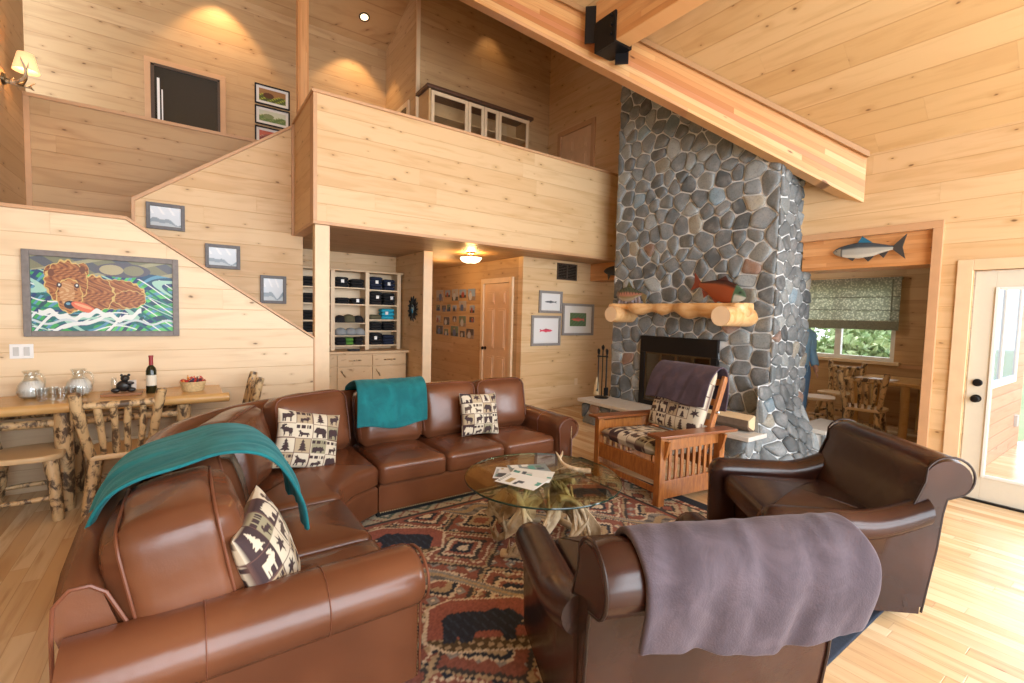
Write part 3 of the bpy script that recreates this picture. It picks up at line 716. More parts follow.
def inset(poly, d):
    n = len(poly); out = []
    for i in range(n):
        a, b, c = Vector(poly[i-1]), Vector(poly[i]), Vector(poly[(i+1) % n])
        e1 = (b - a).normalized(); e2 = (c - b).normalized(); n1 = Vector((-e1.y, e1.x)); n2 = Vector((-e2.y, e2.x)); m = (n1 + n2)
        m = m.normalized() / max(.5, m.normalized().dot(n1)) if m.length > 1e-6 else n1
        out.append(tuple(b + m * d))
    return out
def resample(poly, step):
    out = []
    for i in range(len(poly)):
        a, b = Vector(poly[i]), Vector(poly[(i+1) % len(poly)]); k = max(1, int((b-a).length / step))
        out += [tuple(a.lerp(b, j / k)) for j in range(k)]
    return out
def puffslab(mb, poly, z0, z1, r=.05, puff=.03, c=None, step=.04):
    """CCW outline -> soft slab with rounded edge and crowned top"""
    poly = resample(poly, step); rings = []
    P = lambda pl, z: [(a, b, z) for a, b in pl]
    for k in range(4): th = k / 3 * PI/2; rings.append(P(inset(poly, r * (1 - math.sin(th))), z0 + r * (1 - math.cos(th)) * .6))
    for k in range(5): th = k / 4 * PI/2; rings.append(P(inset(poly, r * (1 - math.cos(th))), z1 - r + r * math.sin(th)))
    cx = sum(a for a, b in poly) / len(poly); cy = sum(b for a, b in poly) / len(poly); top = inset(poly, r)
    for k in (.12, .3, .55, .8, .97):
        rings.append([(a + (cx - a) * k, b + (cy - b) * k, z1 + puff * (1 - (1 - k)**2.2)) for a, b in top])
    return mb.ring_loft(rings, True, c=c)
def pathpipe(mb, pts, r=.006): return mb.tube(pts, r, 6)
LB = leather('brown_leather', (.105, .036, .016), (.165, .060, .027), .22)
LBP = leather('brown_leather_piping', (.13, .04, .018), (.18, .06, .03), .35)
NAIL = flat('brass_nail', (.55, .42, .22), .3, metal=.9)

sofa = thing('sectional_sofa', 'large brown leather sectional sofa curving round the corner of the patterned rug', 'sofa', (0, 0, 0))
FYs, BYs = 3.26, 4.26       # main run front / back
FXs, BXs = .74, -.28        # left run front / back
YN = 1.60                   # outer face of the near arm
CC = (1.12, 2.90)           # centre of the corner curve
# base plinths
def plinth(poly, z0, z1, r=.02):
    w = MB(); rings = []; poly = resample(poly, .06)
    for ins, z in ((r, z0), (0, z0 + r), (0, z1 - r), (r, z1)): rings.append([(a, b, z) for a, b in inset(poly, ins)])
    return w.ring_loft(rings, True)
main = [(1.135, FYs), (3.02, FYs), (3.02, BYs - .05), (1.135, BYs - .05)]
arc = lambda r, a0, a1, n=12: [(CC[0] + r * math.cos(R(a0 + (a1 - a0) * k / (n - 1))), CC[1] + r * math.sin(R(a0 + (a1 - a0) * k / (n - 1)))) for k in range(n)]
wedge = [(FXs, 2.83), (.80, 3.0), (.92, 3.14), (1.125, 3.255)] + [(1.125, BYs - .05)] + arc(1.31, 92, 178)[1:] + [(BXs + .05, 2.83)]
wedge = wedge  # front then back, orientation CCW
left = [(FXs, YN + .13), (FXs, 2.82), (BXs + .05, 2.82), (BXs + .05, YN + .13)]
for pl in (main, wedge, left):
    plinth(pl, .05, .27).build('base', LB, sofa)
w = MB(); w.box(1.14, FYs + .05, 0.0, 3.0, BYs - .1, .06); w.box(BXs + .1, YN + .1, 0, FXs - .05, 2.8, .06); w.box(.1, 2.85, 0, .7, 3.6, .06); w.build('plinth_recess', flat('black_webbing', (.01, .01, .01), .9), sofa, smooth=False)
# seat cushions
def quad(x0, y0, x1, y1, b=.03): return [(x0 + b, y0), (x1 - b, y0), (x1, y0 + b), (x1, y1), (x0, y1), (x0, y0 + b)]
xs = [1.135, 1.69, 2.25, 2.81]
for a, b in zip(xs, xs[1:]):
    w = MB(); puffslab(w, quad(a + .004, FYs - .02, b - .004, 3.92), .262, .425, .045, .03); w.build('seat_cushion', LB, sofa, angle=180)
    pathpipe(MB(), [(a + .035, FYs - .018, .385), ((a+b)/2, FYs - .026, .388), (b - .035, FYs - .018, .385)]).build('piping', LBP, sofa)
for y0, y1 in ((1.86, 2.235), (2.245, 2.815)):
    w = MB(); puffslab(w, [(FXs + .02, y0 + .03), (FXs + .02, y1 - .03), (FXs - .01, y1 - .004), (.12, y1 - .004), (.12, y0 + .004), (FXs - .01, y0 + .004)], .262, .425, .045, .03); w.build('seat_cushion', LB, sofa, angle=180)
w = MB(); puffslab(w, [(FXs + .01, 2.84), (.80, 2.99), (.93, 3.14), (1.12, 3.24), (1.12, 3.92)] + arc(.99, 92, 178)[1:] + [(.13, 2.83)], .262, .425, .045, .035)
w.build('seat_cushion', LB, sofa, angle=180)
# outer back: swept panel, over the corner curve
def backpath():
    p = [(3.02 - .0, 4.10), (2.5, 4.11), (1.9, 4.12), (1.4, 4.12)] + arc(1.22, 90, 180, 12) + [(-.12, 2.75), (-.16, 2.5), (-.20, 2.2), (-.20, 1.9), (-.195, 1.77)]
    return p
def sweep(path, prof, name, mat, parent, taper=None):
    """prof: list of (outward, z); path goes so that outward is to its right... (computed)"""
    rings = []; n = len(path)
    for i, p in enumerate(path):
        a = Vector(path[max(i-1, 0)]); b = Vector(path[min(i+1, n-1)]); d = (b - a).normalized(); o_ = Vector((d.y, -d.x))
        if o_.dot(Vector(p) - Vector(CC)) < 0: o_ = -o_
        s_ = taper(i / (n-1)) if taper else 1
        rings.append([(p[0] + o_.x * u, p[1] + o_.y * u, zz * (s_ if zz > .5 else 1)) for u, zz in prof])
    w = MB(); w.ring_loft(rings, True); return w.build(name, mat, parent, angle=50)
prof = [(-.06, .25), (-.04, .5), (0.0, .72), (.02, .80), (.05, .83), (.09, .83), (.125, .79), (.13, .7), (.10, .5), (.10, .1), (-.04, .1)]
sweep(backpath(), prof, 'back_frame', LB, sofa, taper=lambda t_: 1 - .13 * max(0, (t_ - .80) / .20) ** 1.2)
pathpipe(MB(), [(-.325, 1.765, .12), (-.325, 1.765, .60), (-.32, 1.765, .68), (-.285, 1.765, .72), (-.24, 1.765, .72), (-.205, 1.765, .69), (-.15, 1.765, .56)]).build('piping', LBP, sofa)
# back cushions
def backcush(cx, cy, ang, w_, h_=.47, th=.22, lean=12, z0=.42, name='back_cushion', puff=.05, wr=.0016):
    M = Matrix.Translation((cx, cy, z0)) @ Matrix.Rotation(ang, 4, 'Z') @ Matrix.Rotation(R(-lean), 4, 'X') @ Matrix.Translation((0, 0, h_/2))
    w = MB(); rbox(w, w_, th, h_, .065, (0.012, puff, .02), 14, M, wr); o = w.build(name, LB, sofa, angle=180)
    for s_ in (-1, 1):
        x0_, z0_ = w_/2 - .004, h_/2 - .004; e = []
        for (a, b) in [(-x0_ + .01, -z0_ + .06), (-x0_, 0), (-x0_, z0_ - .06), (-x0_ + .02, z0_ - .02), (-x0_ + .06, z0_), (0, z0_ + .004), (x0_ - .06, z0_), (x0_ - .02, z0_ - .02), (x0_, z0_ - .06), (x0_, 0), (x0_ - .01, -z0_ + .06)]:
            e.append(M @ Vector((a, s_ * (th/2 - .026), b)))
        pathpipe(MB(), e, .005).build('piping', LBP, o)
    return o
for a, b in zip(xs, xs[1:]): backcush((a + b)/2 + (.02 if b > 2.8 else 0), 3.80, 0, b - a - .01)
for an in (112, 158):      # corner cushions follow the curve
    r_ = .90; backcush(CC[0] + r_ * math.cos(R(an)) + (0 if an < 120 else 0), CC[1] + r_ * math.sin(R(an)), R(an - 90), .60)
backcush(.12, 2.56, R(90), .53)
backcush(.02, 2.02, R(90), .52, h_=.46, th=.31, lean=10, puff=.06, wr=.003)
# arms: rolled
def arm(name, P0, P1, out):
    """arm from back P0 to front P1 (2-D), out = outward unit; rolled top"""
    P0, P1, out = Vector(P0), Vector(P1), Vector(out); n = 16
    prof = [(-.115, .27), (-.12, .40), (-.118, .46)] + [(-.0 + .135 * math.cos(th), .475 + .115 * math.sin(th)) for th in [R(160 - 20 * k) for k in range(12)]] + [(.055, .385), (.05, .30), (.05, .06), (-.10, .06)]
    prof = [(a, b) for a, b in prof]
    rings = []; d = (P1 - P0).normalized()
    for i in range(n + 3):
        if i <= n: t_ = i / n; s_ = 1.0; q = P0.lerp(P1, t_)
        else: k = (i - n) / 2; s_ = 1 - .11 * k * k; q = P1 + d * (.03 * k)
        cx, cz = -.0, .45
        rings.append([(q.x + out.x * (cx + (a - cx) * s_), q.y + out.y * (cx + (a - cx) * s_), cz + (b - cz) * (s_ if b > .3 else 1)) for a, b in prof])
    w = MB(); w.ring_loft(rings, True); o = w.build(name, LB, sofa, angle=50)
    w = MB(); q = P1 + d * .045; w2 = []
    for k in range(15): th = R(200 - 260 * k / 14); w2.append((q.x + out.x * .118 * math.cos(th), q.y + out.y * .118 * math.cos(th), .475 + .10 * math.sin(th)))
    q0 = w2[0]; w2 = [(q.x - out.x * .085, q.y - out.y * .085, .08)] + w2 + [(q.x + out.x * .04, q.y + out.y * .04, .38), (q.x + out.x * .04, q.y + out.y * .04, .08)]
    pathpipe(w, w2, .006).build('piping', LBP, o)
    for t_ in (.33, .68):
        q = P0.lerp(P1, t_); pp = [(q.x + out.x * a * 1.005, q.y + out.y * a * 1.005, b + .0015) for a, b in prof[1:16]]
        pathpipe(MB(), pp, .0022).build('seam', LBP, o)
    w = MB()
    for k in range(30):
        z = .07 + k * .0145
        for dd_ in (.045,):
            w.lathe([(.0052, 0), (.0045, .002), (.001, .0035)], seg=6, M=Matrix.Translation((P1.x + d.x * (.031) + out.x * dd_, P1.y + d.y * .031 + out.y * dd_, z)) @ d.to_3d().to_track_quat('Z', 'Y').to_matrix().to_4x4())
    w.build('nailhead_trim', NAIL, o, smooth=False)
    return o
arm('arm', (2.93, 4.12), (2.93, FYs - .01), (1, 0))
arm('arm', (-.30, 1.73), (FXs - .02, 1.73), (0, -1))
# nail trims along the base
def nails(p0, p1, nrm, z=.062, step=.018):
    w = MB(); p0, p1 = Vector(p0), Vector(p1); L = (p1 - p0).length; k = int(L / step)
    Q = Vector((nrm[0], nrm[1], 0)).to_track_quat('Z', 'Y').to_matrix().to_4x4()
    for i in range(k + 1):
        q = p0.lerp(p1, i / k); w.lathe([(.005, 0), (.004, .002), (.001, .0033)], seg=6, M=Matrix.Translation((q.x, q.y, z)) @ Q)
    return w.build('nailhead_trim', NAIL, sofa, smooth=False)
nails((1.15, FYs - .001), (2.82, FYs - .001), (0, -1))
nails((FXs + .001, 1.78), (FXs + .001, 2.8), (1, 0))
# ------------------------------------------------------------------ rug
RX0, RX1, RY0, RY1 = -.46, 3.50, .80, 3.62
def tri(a, p): return np.abs(((a / p) % 1) - .5) * 2
def rugcol(U, V):
    X, Y = RX0 + U * (RX1 - RX0), RY0 + V * (RY1 - RY0)
    C = np.zeros(U.shape + (3,)); C[:] = (.26, .095, .07)
    navy, beige, tan, dk, rust, gry = (.014, .022, .042), (.66, .56, .42), (.42, .32, .20), (.05, .045, .048), (.29, .105, .075), (.27, .26, .25)
    st = .018; Xq, Yq = np.floor(X / st) * st, np.floor(Y / st) * st      # stepped weave
    rs = np.random.RandomState(5)
    # field of stepped diamonds
    px, py = .62, .56
    ax, ay = tri(Xq + .1, px), tri(Yq - .05, py); d = ax + ay
    for lo, hi, c in ((0, .16, beige), (.16, .30, navy), (.30, .40, rust), (.40, .50, beige), (.50, .60, dk), (.78, .84, beige), (.92, 1.0, tan), (1.0, 1.1, dk), (1.42, 1.5, beige), (1.5, 1.62, navy), (1.62, 1.78, tan), (1.78, 2.1, rust)):
        put(C, (d >= lo) & (d < hi), c)
    sm = tri(Xq + Yq, .16) + tri(Xq - Yq, .16)
    put(C, (d > .60) & (d < .78) & (sm > 1.45), tan); put(C, (d > 1.1) & (d < 1.42) & (sm > 1.35), gry); put(C, (d > 1.1) & (d < 1.42) & (sm > 1.75), beige)
    put(C, (d > .84) & (d < .92) & (sm > 1.3), navy)
    # scrolling grey ribbon diagonals
    rib = np.abs(((X * .8 + Y * .95 + .09 * np.sin(X * 14 + Y * 3)) % 1.25) - .62)
    put(C, rib < .075, beige); put(C, rib < .062, gry); put(C, (rib < .062) & (np.sin(X * 60 + Y * 35) > .3), (.12, .12, .13)); put(C, rib < .02, tan)
    # bears on dark rust panels
    def bear(cx, cy, L, ang, flip=1):
        a = R(ang); dx, dy = X - cx, Y - cy; u = (dx * math.cos(a) + dy * math.sin(a)) / L; v = (-dx * math.sin(a) + dy * math.cos(a)) / (L * .66)
        panel = np.maximum(np.abs(u), np.abs(v)) + .0
        dd = np.abs(u) * .8 + np.abs(v) * .8
        put(C, (panel < .66) & (dd < .86), beige); put(C, (panel < .62) & (dd < .82), (.30, .10, .075)); put(C, (panel < .62) & (dd < .82) & (v < -.36), (.09, .06, .03)); put(C, (panel < .62) & (dd < .82) & (v < -.36) & (np.sin(X * 90) * np.sin(Y * 110) > .2), tan)
        m = inside(BEAR, (u * flip) + .5, v + .5); m2 = inside(BEAR, (u * flip) * 1.0 + .5, v * 1.0 + .44)
        put(C, m, navy); put(C, m & (np.sin(X * 130 + Y * 20) > .85), (.03, .045, .08))
        put(C, np.hypot(u * flip + .42, v + .02) < .03, beige)
    bear(1.17, 2.88, .42, -30, 1); bear(1.20, 1.87, .46, -28, -1); bear(2.75, 1.15, .42, -28, 1); bear(2.85, 2.85, .42, -28, 1); bear(1.95, 1.35, .42, -28, 1)
    # borders
    e = np.minimum(np.minimum(X - RX0, RX1 - X), np.minimum(Y - RY0, RY1 - Y))
    m = e < .42; put(C, m, (.50, .42, .30))
    dm = tri(Xq, .30) + tri(Yq, .30)
    put(C, m & (dm < .35), rust); put(C, m & (dm >= .35) & (dm < .5), dk); put(C, m & (dm > 1.5), (.12, .16, .13)); put(C, m & (dm > 1.72), beige); put(C, m & (dm > .95) & (dm < 1.08), rust)
    put(C, (e > .40) & (e < .43), dk); put(C, (e > .43) & (e < .46), rust)
    put(C, e < .17, rust); put(C, (e < .17) & (tri(Xq + Yq, .09) > .6), beige); put(C, (e > .15) & (e < .17), dk)
    put(C, e < .11, navy)
    n = rs.rand(*U.shape)[..., None]; C *= (.8 + .4 * n)
    return C * 1.02
RUGM = vcol('woven_wool', .95, nz=.08, scale=300, bump=.5)
rug = grid(lambda U, V: (RX0 + U * (RX1 - RX0), RY0 + V * (RY1 - RY0), .012 + 0*U), 400, 286, rugcol, 'patterned_rug', RUGM, solid=.012, off=-1)
tag(rug, 'rust and navy lodge rug woven with bears and diamonds under the sofa and chairs', 'rug')

# ------------------------------------------------------------------ lodge fabric
def lodge(nx, ny, seed, cream=1.0):
    rs = np.random.RandomState(seed)
    cr, tn, dk, ol = (.62, .55, .42), (.42, .33, .21), (.045, .024, .026), (.30, .27, .17)
    pal = [(cr, dk), (cr, dk), (tn, dk), (dk, cr), (cr, (.08, .05, .04)), (ol, dk)]
    cells = [(pal[rs.randint(len(pal))], rs.randint(8), rs.rand() < .5, rs.rand() < .3) for _ in range(nx * ny)]
    def f(U, V):
        C = np.zeros(U.shape + (3,)); C[:] = cr
        i = np.clip((U * nx).astype(int), 0, nx - 1); j = np.clip((V * ny).astype(int), 0, ny - 1); u, v = U * nx - i, V * ny - j
        for k, ((bg_, fg), sh, fl, wide) in enumerate(cells):
            m = (i + j * nx) == k
            if not m.any(): continue
            uu = 1 - u if fl else u
            put(C, m, bg_); P = (BEAR, MOOSE, TREE, MOOSE, BEAR, WOLF, LEAF, TREE)[sh]
            s_ = inside(P, (uu - .06) / .88, (v - .04) / .92) if not wide else (inside(P, (uu - .1) / .8, (v - .02) / .55) | ((v > .66) & (v < .88) & (np.sin(u * 40) + np.sin(u * 17) > -.3)))
            put(C, m & s_, fg)
            e = np.minimum(np.minimum(u, 1 - u), np.minimum(v, 1 - v)); put(C, m & (e < .03), (.12, .06, .05) if (k % 3) else cr)
        return C * cream
    return f
FAB = vcol('lodge_cotton', .9, nz=.06, scale=200, bump=.25)
def pillow(label, loc, rot, w_, h_, th, seed, group='lodge print throw pillows'):
    o = thing('throw_pillow', label, 'pillow', loc, 0, group); o.rotation_euler = rot
    f = lodge(4, 4, seed)
    def sh(s_):
        def fn(U, V):
            a, b = U * 2 - 1, V * 2 - 1; k = ((1 - a**2) * (1 - b**2)); t_ = np.power(np.clip(k, 0, 1), .42)
            pin = 1 - .07 * (1 - a**2 * b**2) * (np.abs(a)**4 + np.abs(b)**4)
            return a * w_/2 * (1 - .06 * (1 - b**2) * np.abs(a)**3) , s_ * th/2 * t_ + .006*np.sin(a*5+b*4+seed)*k, b * h_/2 * (1 - .06 * (1 - a**2) * np.abs(b)**3)
        return fn
    grid(sh(-1), 100, 100, f, 'front_panel', FAB, o); grid(sh(1), 60, 60, lodge(4, 4, seed + 9), 'back_panel', FAB, o)
    return o
pillow('square lodge print pillow on the curved corner seat of the sofa', (.68, 3.42, .63), (R(-20), R(14), R(8)), .44, .40, .15, 3)
pillow('square lodge print pillow leaning in the far end of the sofa near its arm', (2.17, 3.58, .63), (R(-16), R(4), R(3)), .40, .38, .15, 8)
pillow('lodge print pillow propped on the near seat beside the fat cushion', (.245, 1.925, .60), (R(-20), R(-8), R(73)), .38, .42, .15, 12)

# ------------------------------------------------------------------ throws
def throw(name, label, path, width, mat, M, n=50, nz=.012, flare=0.0, hem=.0, seedv=1, skew=0.0, shift=None, thick=.014):
    """path: list of (a,z) running down over the thing; width along local x"""
    P = np.array(path, float); L = np.r_[0, np.cumsum(np.hypot(*np.diff(P, axis=0).T))]; L /= L[-1]; rs = np.random.RandomState(seedv); ph = rs.rand(8) * 6
    def fn(U, V):
        v = V
        a = np.interp(v, L, P[:, 0]); z = np.interp(v, L, P[:, 1])
        x = (U - .5) * width * (1 + flare * (np.abs(v - .5) * 2)) + skew * (v - .5) + (np.interp(v, L, shift) if shift is not None else 0)
        end = np.abs(v - .5) * 2
        wv = nz * (np.sin(U * 9 + ph[0] + 2 * np.sin(v * 5 + ph[1])) * .8 + .6 * np.sin(U * 23 + ph[2] + 3 * v) + .35 * np.sin(U * 41 + v * 13 + ph[3])) * (.25 + end)
        ed = hem * np.sin(U * 7 + ph[4]) * end
        pa = np.stack([x, a - 0 * wv, z + ed], -1)
        # push along the outward normal of the path
        da = np.interp(np.clip(v + .02, 0, 1), L, P[:, 0]) - np.interp(np.clip(v - .02, 0, 1), L, P[:, 0]); dz = np.interp(np.clip(v + .02, 0, 1), L, P[:, 1]) - np.interp(np.clip(v - .02, 0, 1), L, P[:, 1])
        l = np.hypot(da, dz) + 1e-9; na, nzv = dz / l, -da / l
        if True:
            sgn = -1.0
        w1 = np.abs(wv) + .004
        ya, zz = a + sgn * na * w1, z + ed + sgn * nzv * w1
        out = np.stack([x, ya, zz], -1) @ np.array(M.to_3x3()).T + np.array(M.translation)
        return out[..., 0], out[..., 1], out[..., 2]
    o = grid(fn, n, 60, None, name, mat, None, solid=thick, off=0, sub=1)
    return tag(o, label, 'blanket')
def fleece(name, c1, c2):
    t = NT(name); v, *_ = t.xyz(); a = t.noise(v, 7, 4, .6, .7); b = t.noise(v, 170, 2)
    col = t.mix(t.ss(a, .35, .68), c1, c2); t.bump(t.m('ADD', t.m('MULTIPLY', b, .6), a), .4, .008)
    return t.fin(col, .95, Sheen_Weight=.3, Sheen_Roughness=.4, Sheen_Tint=(*[min(1, k * 2 + .2) for k in c2], 1))
TEAL = fleece('teal_fleece', (.002, .105, .12), (.004, .16, .175)); PURP = fleece('mauve_fleece', (.066, .050, .064), (.105, .082, .100)); DPUR = fleece('plum_fleece', (.06, .042, .06), (.085, .06, .08))
MI = Matrix.Identity(4)
# smooth a polyline
def smooth(path, k=3):
    for _ in range(k):
        q = [path[0]]
        for a, b in zip(path, path[1:]): q += [(a[0]*.75 + b[0]*.25, a[1]*.75 + b[1]*.25), (a[0]*.25 + b[0]*.75, a[1]*.25 + b[1]*.75)]
        path = q + [path[-1]]
    return path
throw('teal_blanket', 'teal fleece blanket folded over the middle of the sofa back', smooth([(3.635, .60), (3.66, .74), (3.72, .90), (3.82, .955), (3.95, .94), (4.13, .88), (4.285, .82), (4.29, .62)]), .60, TEAL, Matrix.Translation((1.43, 0, 0)), nz=.007, hem=.02, skew=.10)
Mz = Matrix.Rotation(PI/2, 4, 'Z')
# over the left run: local x -> world y, local y -> world -x
throw('teal_blanket', 'teal fleece blanket draped across the near left back of the sofa beside the fat cushion', smooth([(-.43, .56), (-.41, .72), (-.30, .92), (-.14, .965), (.02, .93), (.16, .91), (.26, .85), (.31, .66), (.32, .56)]), .56, TEAL, Matrix.Translation((0, 2.42, 0)) @ Mz, nz=.008, hem=.03, seedv=4, shift=[0]*0 or None, skew=-.12)

# ------------------------------------------------------------------ club chairs (facing +y in local space)
DL = leather('espresso_leather', (.028, .011, .009), (.058, .022, .015), .20)
DLP = leather('espresso_piping', (.015, .007, .006), (.03, .012, .009), .3)
def club_chair(label, loc, rz):
    o = thing('club_chair', label, 'armchair', loc, rz, 'dark leather club chairs with rolled backs')
    # base body
    w = MB(); rings = []; base = [(-.40, -.36), (.40, -.36), (.42, .27), (-.42, .27)]
    base = resample(base, .08)
    for ins, z in ((.05, .03), (.035, .06), (.01, .22), (0, .33), (.03, .36)): rings.append([(a, b, z) for a, b in inset(base, ins)])
    w.ring_loft(rings, True); w.build('base', DL, o, angle=50)
    w = MB(); puffslab(w, [(-.32, -.30), (.32, -.30), (.32, .32), (.30, .35), (-.30, .35), (-.32, .32)], .34, .49, .05, .03); w.build('seat_cushion', DL, o, angle=180)
    # back: rolled profile swept across the width with slightly bowed ends
    prof = [(-.22, .36), (-.27, .50), (-.325, .64), (-.365, .74)] + [(-.475 + .115 * math.cos(R(a)), .765 + .105 * math.sin(R(a))) for a in range(25, 236, 15)] + [(-.47, .655), (-.455, .58), (-.44, .40), (-.41, .20), (-.39, .06), (-.30, .05), (-.24, .30)]
    rings = []; n = 14
    for i in range(n + 1):
        t_ = i / n * 2 - 1; x_ = t_ * .44
        cx, cz = -.40, .55; k = 1 - .06 * max(0, abs(t_) - .88) / .12
        rings.append([(x_, cx + (a - cx) * k, cz + (b - cz) * k) for a, b in prof])
    w = MB(); w.ring_loft(rings, True); o_ = w.build('backrest', DL, o, angle=50)
    for s_ in (-1, 1):
        e = [(s_ * .437, a, b) for a, b in prof[:24]]; pathpipe(MB(), e, .006).build('piping', DLP, o_)
    # arms
    for s_ in (-1, 1):
        pf = [(-.055, .05), (-.06, .30), (-.062, .46)] + [(.012 + .082 * math.cos(R(a)), .485 + .075 * math.sin(R(a))) for a in range(180, -61, -20)] + [(.045, .30), (.035, .05)]
        rings = []; n = 18
        for i in range(n + 4):
            y_ = -.38 + .72 * min(i, n) / n; k = 1
            rise = .10 * max(0, 1 - (y_ + .38) / .30)**1.6
            if i > n: q = (i - n) / 3; y_ = .34 + .075 * math.sin(q * PI/2); k = math.cos(q * PI/2) * .75 + .25
            rings.append([(s_ * (.395 + .006 + a * k), y_, (.42 + (b - .42) * (k if b > .3 else 1)) + (rise if b > .3 else 0)) for a, b in pf])
        w = MB(); w.ring_loft(rings, True); a_ = w.build('arm', DL, o, angle=50)
    for a, b in ((-.33, -.30), (.33, -.30), (-.35, .22), (.35, .22)):
        MB().lathe([(.022, 0), (.03, .05), (.03, .08)], (a, b, -.0), 10).build('foot', BLK, o)
    return o
CF = (1.555, 1.19); CFa = R(66 - 90)
cf = club_chair('dark brown leather club chair nearest the viewer, seen from behind under a mauve blanket', (*CF, .012), CFa)
cr = club_chair('dark brown leather club chair beside the patio door, turned toward the glass table', (3.05, 1.24, .012), R(139 - 90))
Mf = Matrix.Translation((*CF, .012)) @ Matrix.Rotation(CFa, 4, 'Z')
throw('mauve_blanket', 'thick mauve fleece blanket hanging over the back of the nearest club chair', smooth([(-.26, .50), (-.30, .62), (-.345, .78), (-.40, .885), (-.50, .90), (-.60, .83), (-.615, .74), (-.605, .66), (-.59, .57)]), .76, PURP, Mf @ Matrix.Translation((.05, 0, 0)) @ Matrix.Diagonal((1, 1, 1, 1)), nz=.012, hem=.02, seedv=9, thick=.022)

# ------------------------------------------------------------------ spindle-sided oak chair
OAK = NT('golden_oak'); t = OAK; v, x, y, z = t.xyz()
g = t.noise(t.vec(t.m('MULTIPLY', x, 14), t.m('MULTIPLY', y, 14), t.m('MULTIPLY', z, 3)), 3, 4, .6)
OAK = t.fin(t.mix(t.ss(g, .35, .7), (.42, .155, .035), (.26, .085, .02)), .32)
OAKD = flat('oak_arm_cap', (.22, .07, .02), .28, nz=.2, scale=18)
mc = thing('morris_chair', 'oak spindle sided armchair with lodge print cushions in front of the stone hearth', 'armchair', (3.56, 2.67, .012), R(173 - 90))
for sx in (-1, 1):
    X0 = sx * .39
    for y_, h_ in ((.38, .56), (-.33, .54)):
        w = MB(); w.cbox(X0, y_, h_/2, .065, .065, h_); w.build('leg', OAK, mc, smooth=False, bevel=.004)
    w = MB(); w.cbox(X0, .025, .125, .028, .645, .15); w.build('lower_rail', OAK, mc, smooth=False, bevel=.003)
    w = MB(); w.cbox(X0, .025, .495, .028, .645, .09); w.build('upper_rail', OAK, mc, smooth=False, bevel=.003)
    for k in range(8):
        y_ = -.22 + k * .07; w = MB(); w.cbox(X0, y_, .325, .014, .032, .25); w.build('slat', OAK, mc, smooth=False, bevel=.002)
    w = MB(); w.prism([(-.47, .548), (.46, .568), (.46, .592), (-.47, .572)], X0 - .075, X0 + .075, 'x'); w.build('arm', OAKD, mc, smooth=False, bevel=.005)
    for y_ in (.36, -.31):
        w = MB(); w.prism([(.0, .54), (.05, .54), (.04, .50), (.02, .42), (.0, .38)], y_ - .012, y_ + .012, 'y', Matrix.Translation((X0 + sx * .032, 0, 0)) @ Matrix.Diagonal((sx, 1, 1, 1))); w.build('corbel', OAK, mc, smooth=False)
w = MB(); w.cbox(0, .39, .27, .72, .03, .14); w.build('front_rail', OAK, mc, smooth=False, bevel=.003)
w = MB(); w.cbox(0, .39, .12, .72, .022, .05); w.build('stretcher', OAK, mc, smooth=False, bevel=.003)
w = MB(); w.cbox(0, -.33, .25, .72, .03, .12); w.build('rear_rail', OAK, mc, smooth=False, bevel=.003)
MB_ = Matrix.Translation((0, -.20, .33)) @ Matrix.Rotation(R(20), 4, 'X')
for sx in (-1, 1):
    w = MB(); w.cbox(sx * .325, 0, .36, .035, .05, .74, MB_); w.build('back_post', OAK, mc, smooth=False, bevel=.003)
    w = MB(); M_ = MB_ @ Matrix.Translation((sx * .342, 0, .40)) @ Matrix.Rotation(PI/2 * sx, 4, 'Y'); w.lathe([(.012, 0), (.016, .012), (.012, .024), (.002, .028)], seg=10, M=M_); w.build('pivot_peg', flat('brushed_steel', (.6, .6, .6), .3, metal=1), mc)
for k in range(4):
    w = MB(); w.cbox(0, 0, .10 + k * .19, .62, .02, .06, MB_); w.build('back_slat', OAK, mc, smooth=False, bevel=.003)
def cushion_painted(name, w_, h_, th, M, f, parent):
    def fn(s_):
        def g_(U, V):
            a, b = U * 2 - 1, V * 2 - 1; k = np.clip((1 - a**6) * (1 - b**6), 0, 1); t_ = np.power(k, .35)
            p = np.stack([a * w_/2, b * h_/2, s_ * (th/2 * t_ + .012 * (1 - a*a) * (1 - b*b))], -1) @ np.array(M.to_3x3()).T + np.array(M.translation)
            return p[..., 0], p[..., 1], p[..., 2]
        return g_
    a = grid(fn(1), 110, 110, f, name, FAB, parent); b = grid(fn(-1), 40, 40, f, name + '_underside', FAB, parent)
    return a
cushion_painted('seat_cushion', .68, .62, .13, Matrix.Translation((0, .09, .42)) @ Matrix.Rotation(R(3), 4, 'X'), lodge(6, 5, 21, 1.0), mc)
Mb = Matrix.Translation((0, -.20, .33)) @ Matrix.Rotation(R(20), 4, 'X') @ Matrix.Translation((0, .085, .44)) @ Matrix.Rotation(R(90), 4, 'X') @ Matrix.Rotation(PI, 4, 'Y')
cushion_painted('back_cushion', .60, .60, .13, Mb, lodge(5, 5, 33, 1.0), mc)
Mm = Matrix.Translation((3.56, 2.67, .012)) @ Matrix.Rotation(R(173 - 90), 4, 'Z')
throw('plum_blanket', 'dark plum fleece blanket folded over the top of the oak armchair back', smooth([(-.145, .76), (-.175, .88), (-.22, 1.0), (-.33, 1.10), (-.42, 1.11), (-.48, 1.0), (-.48, .85), (-.46, .70)]), .70, DPUR, Mm, nz=.005, hem=.01, seedv=5)

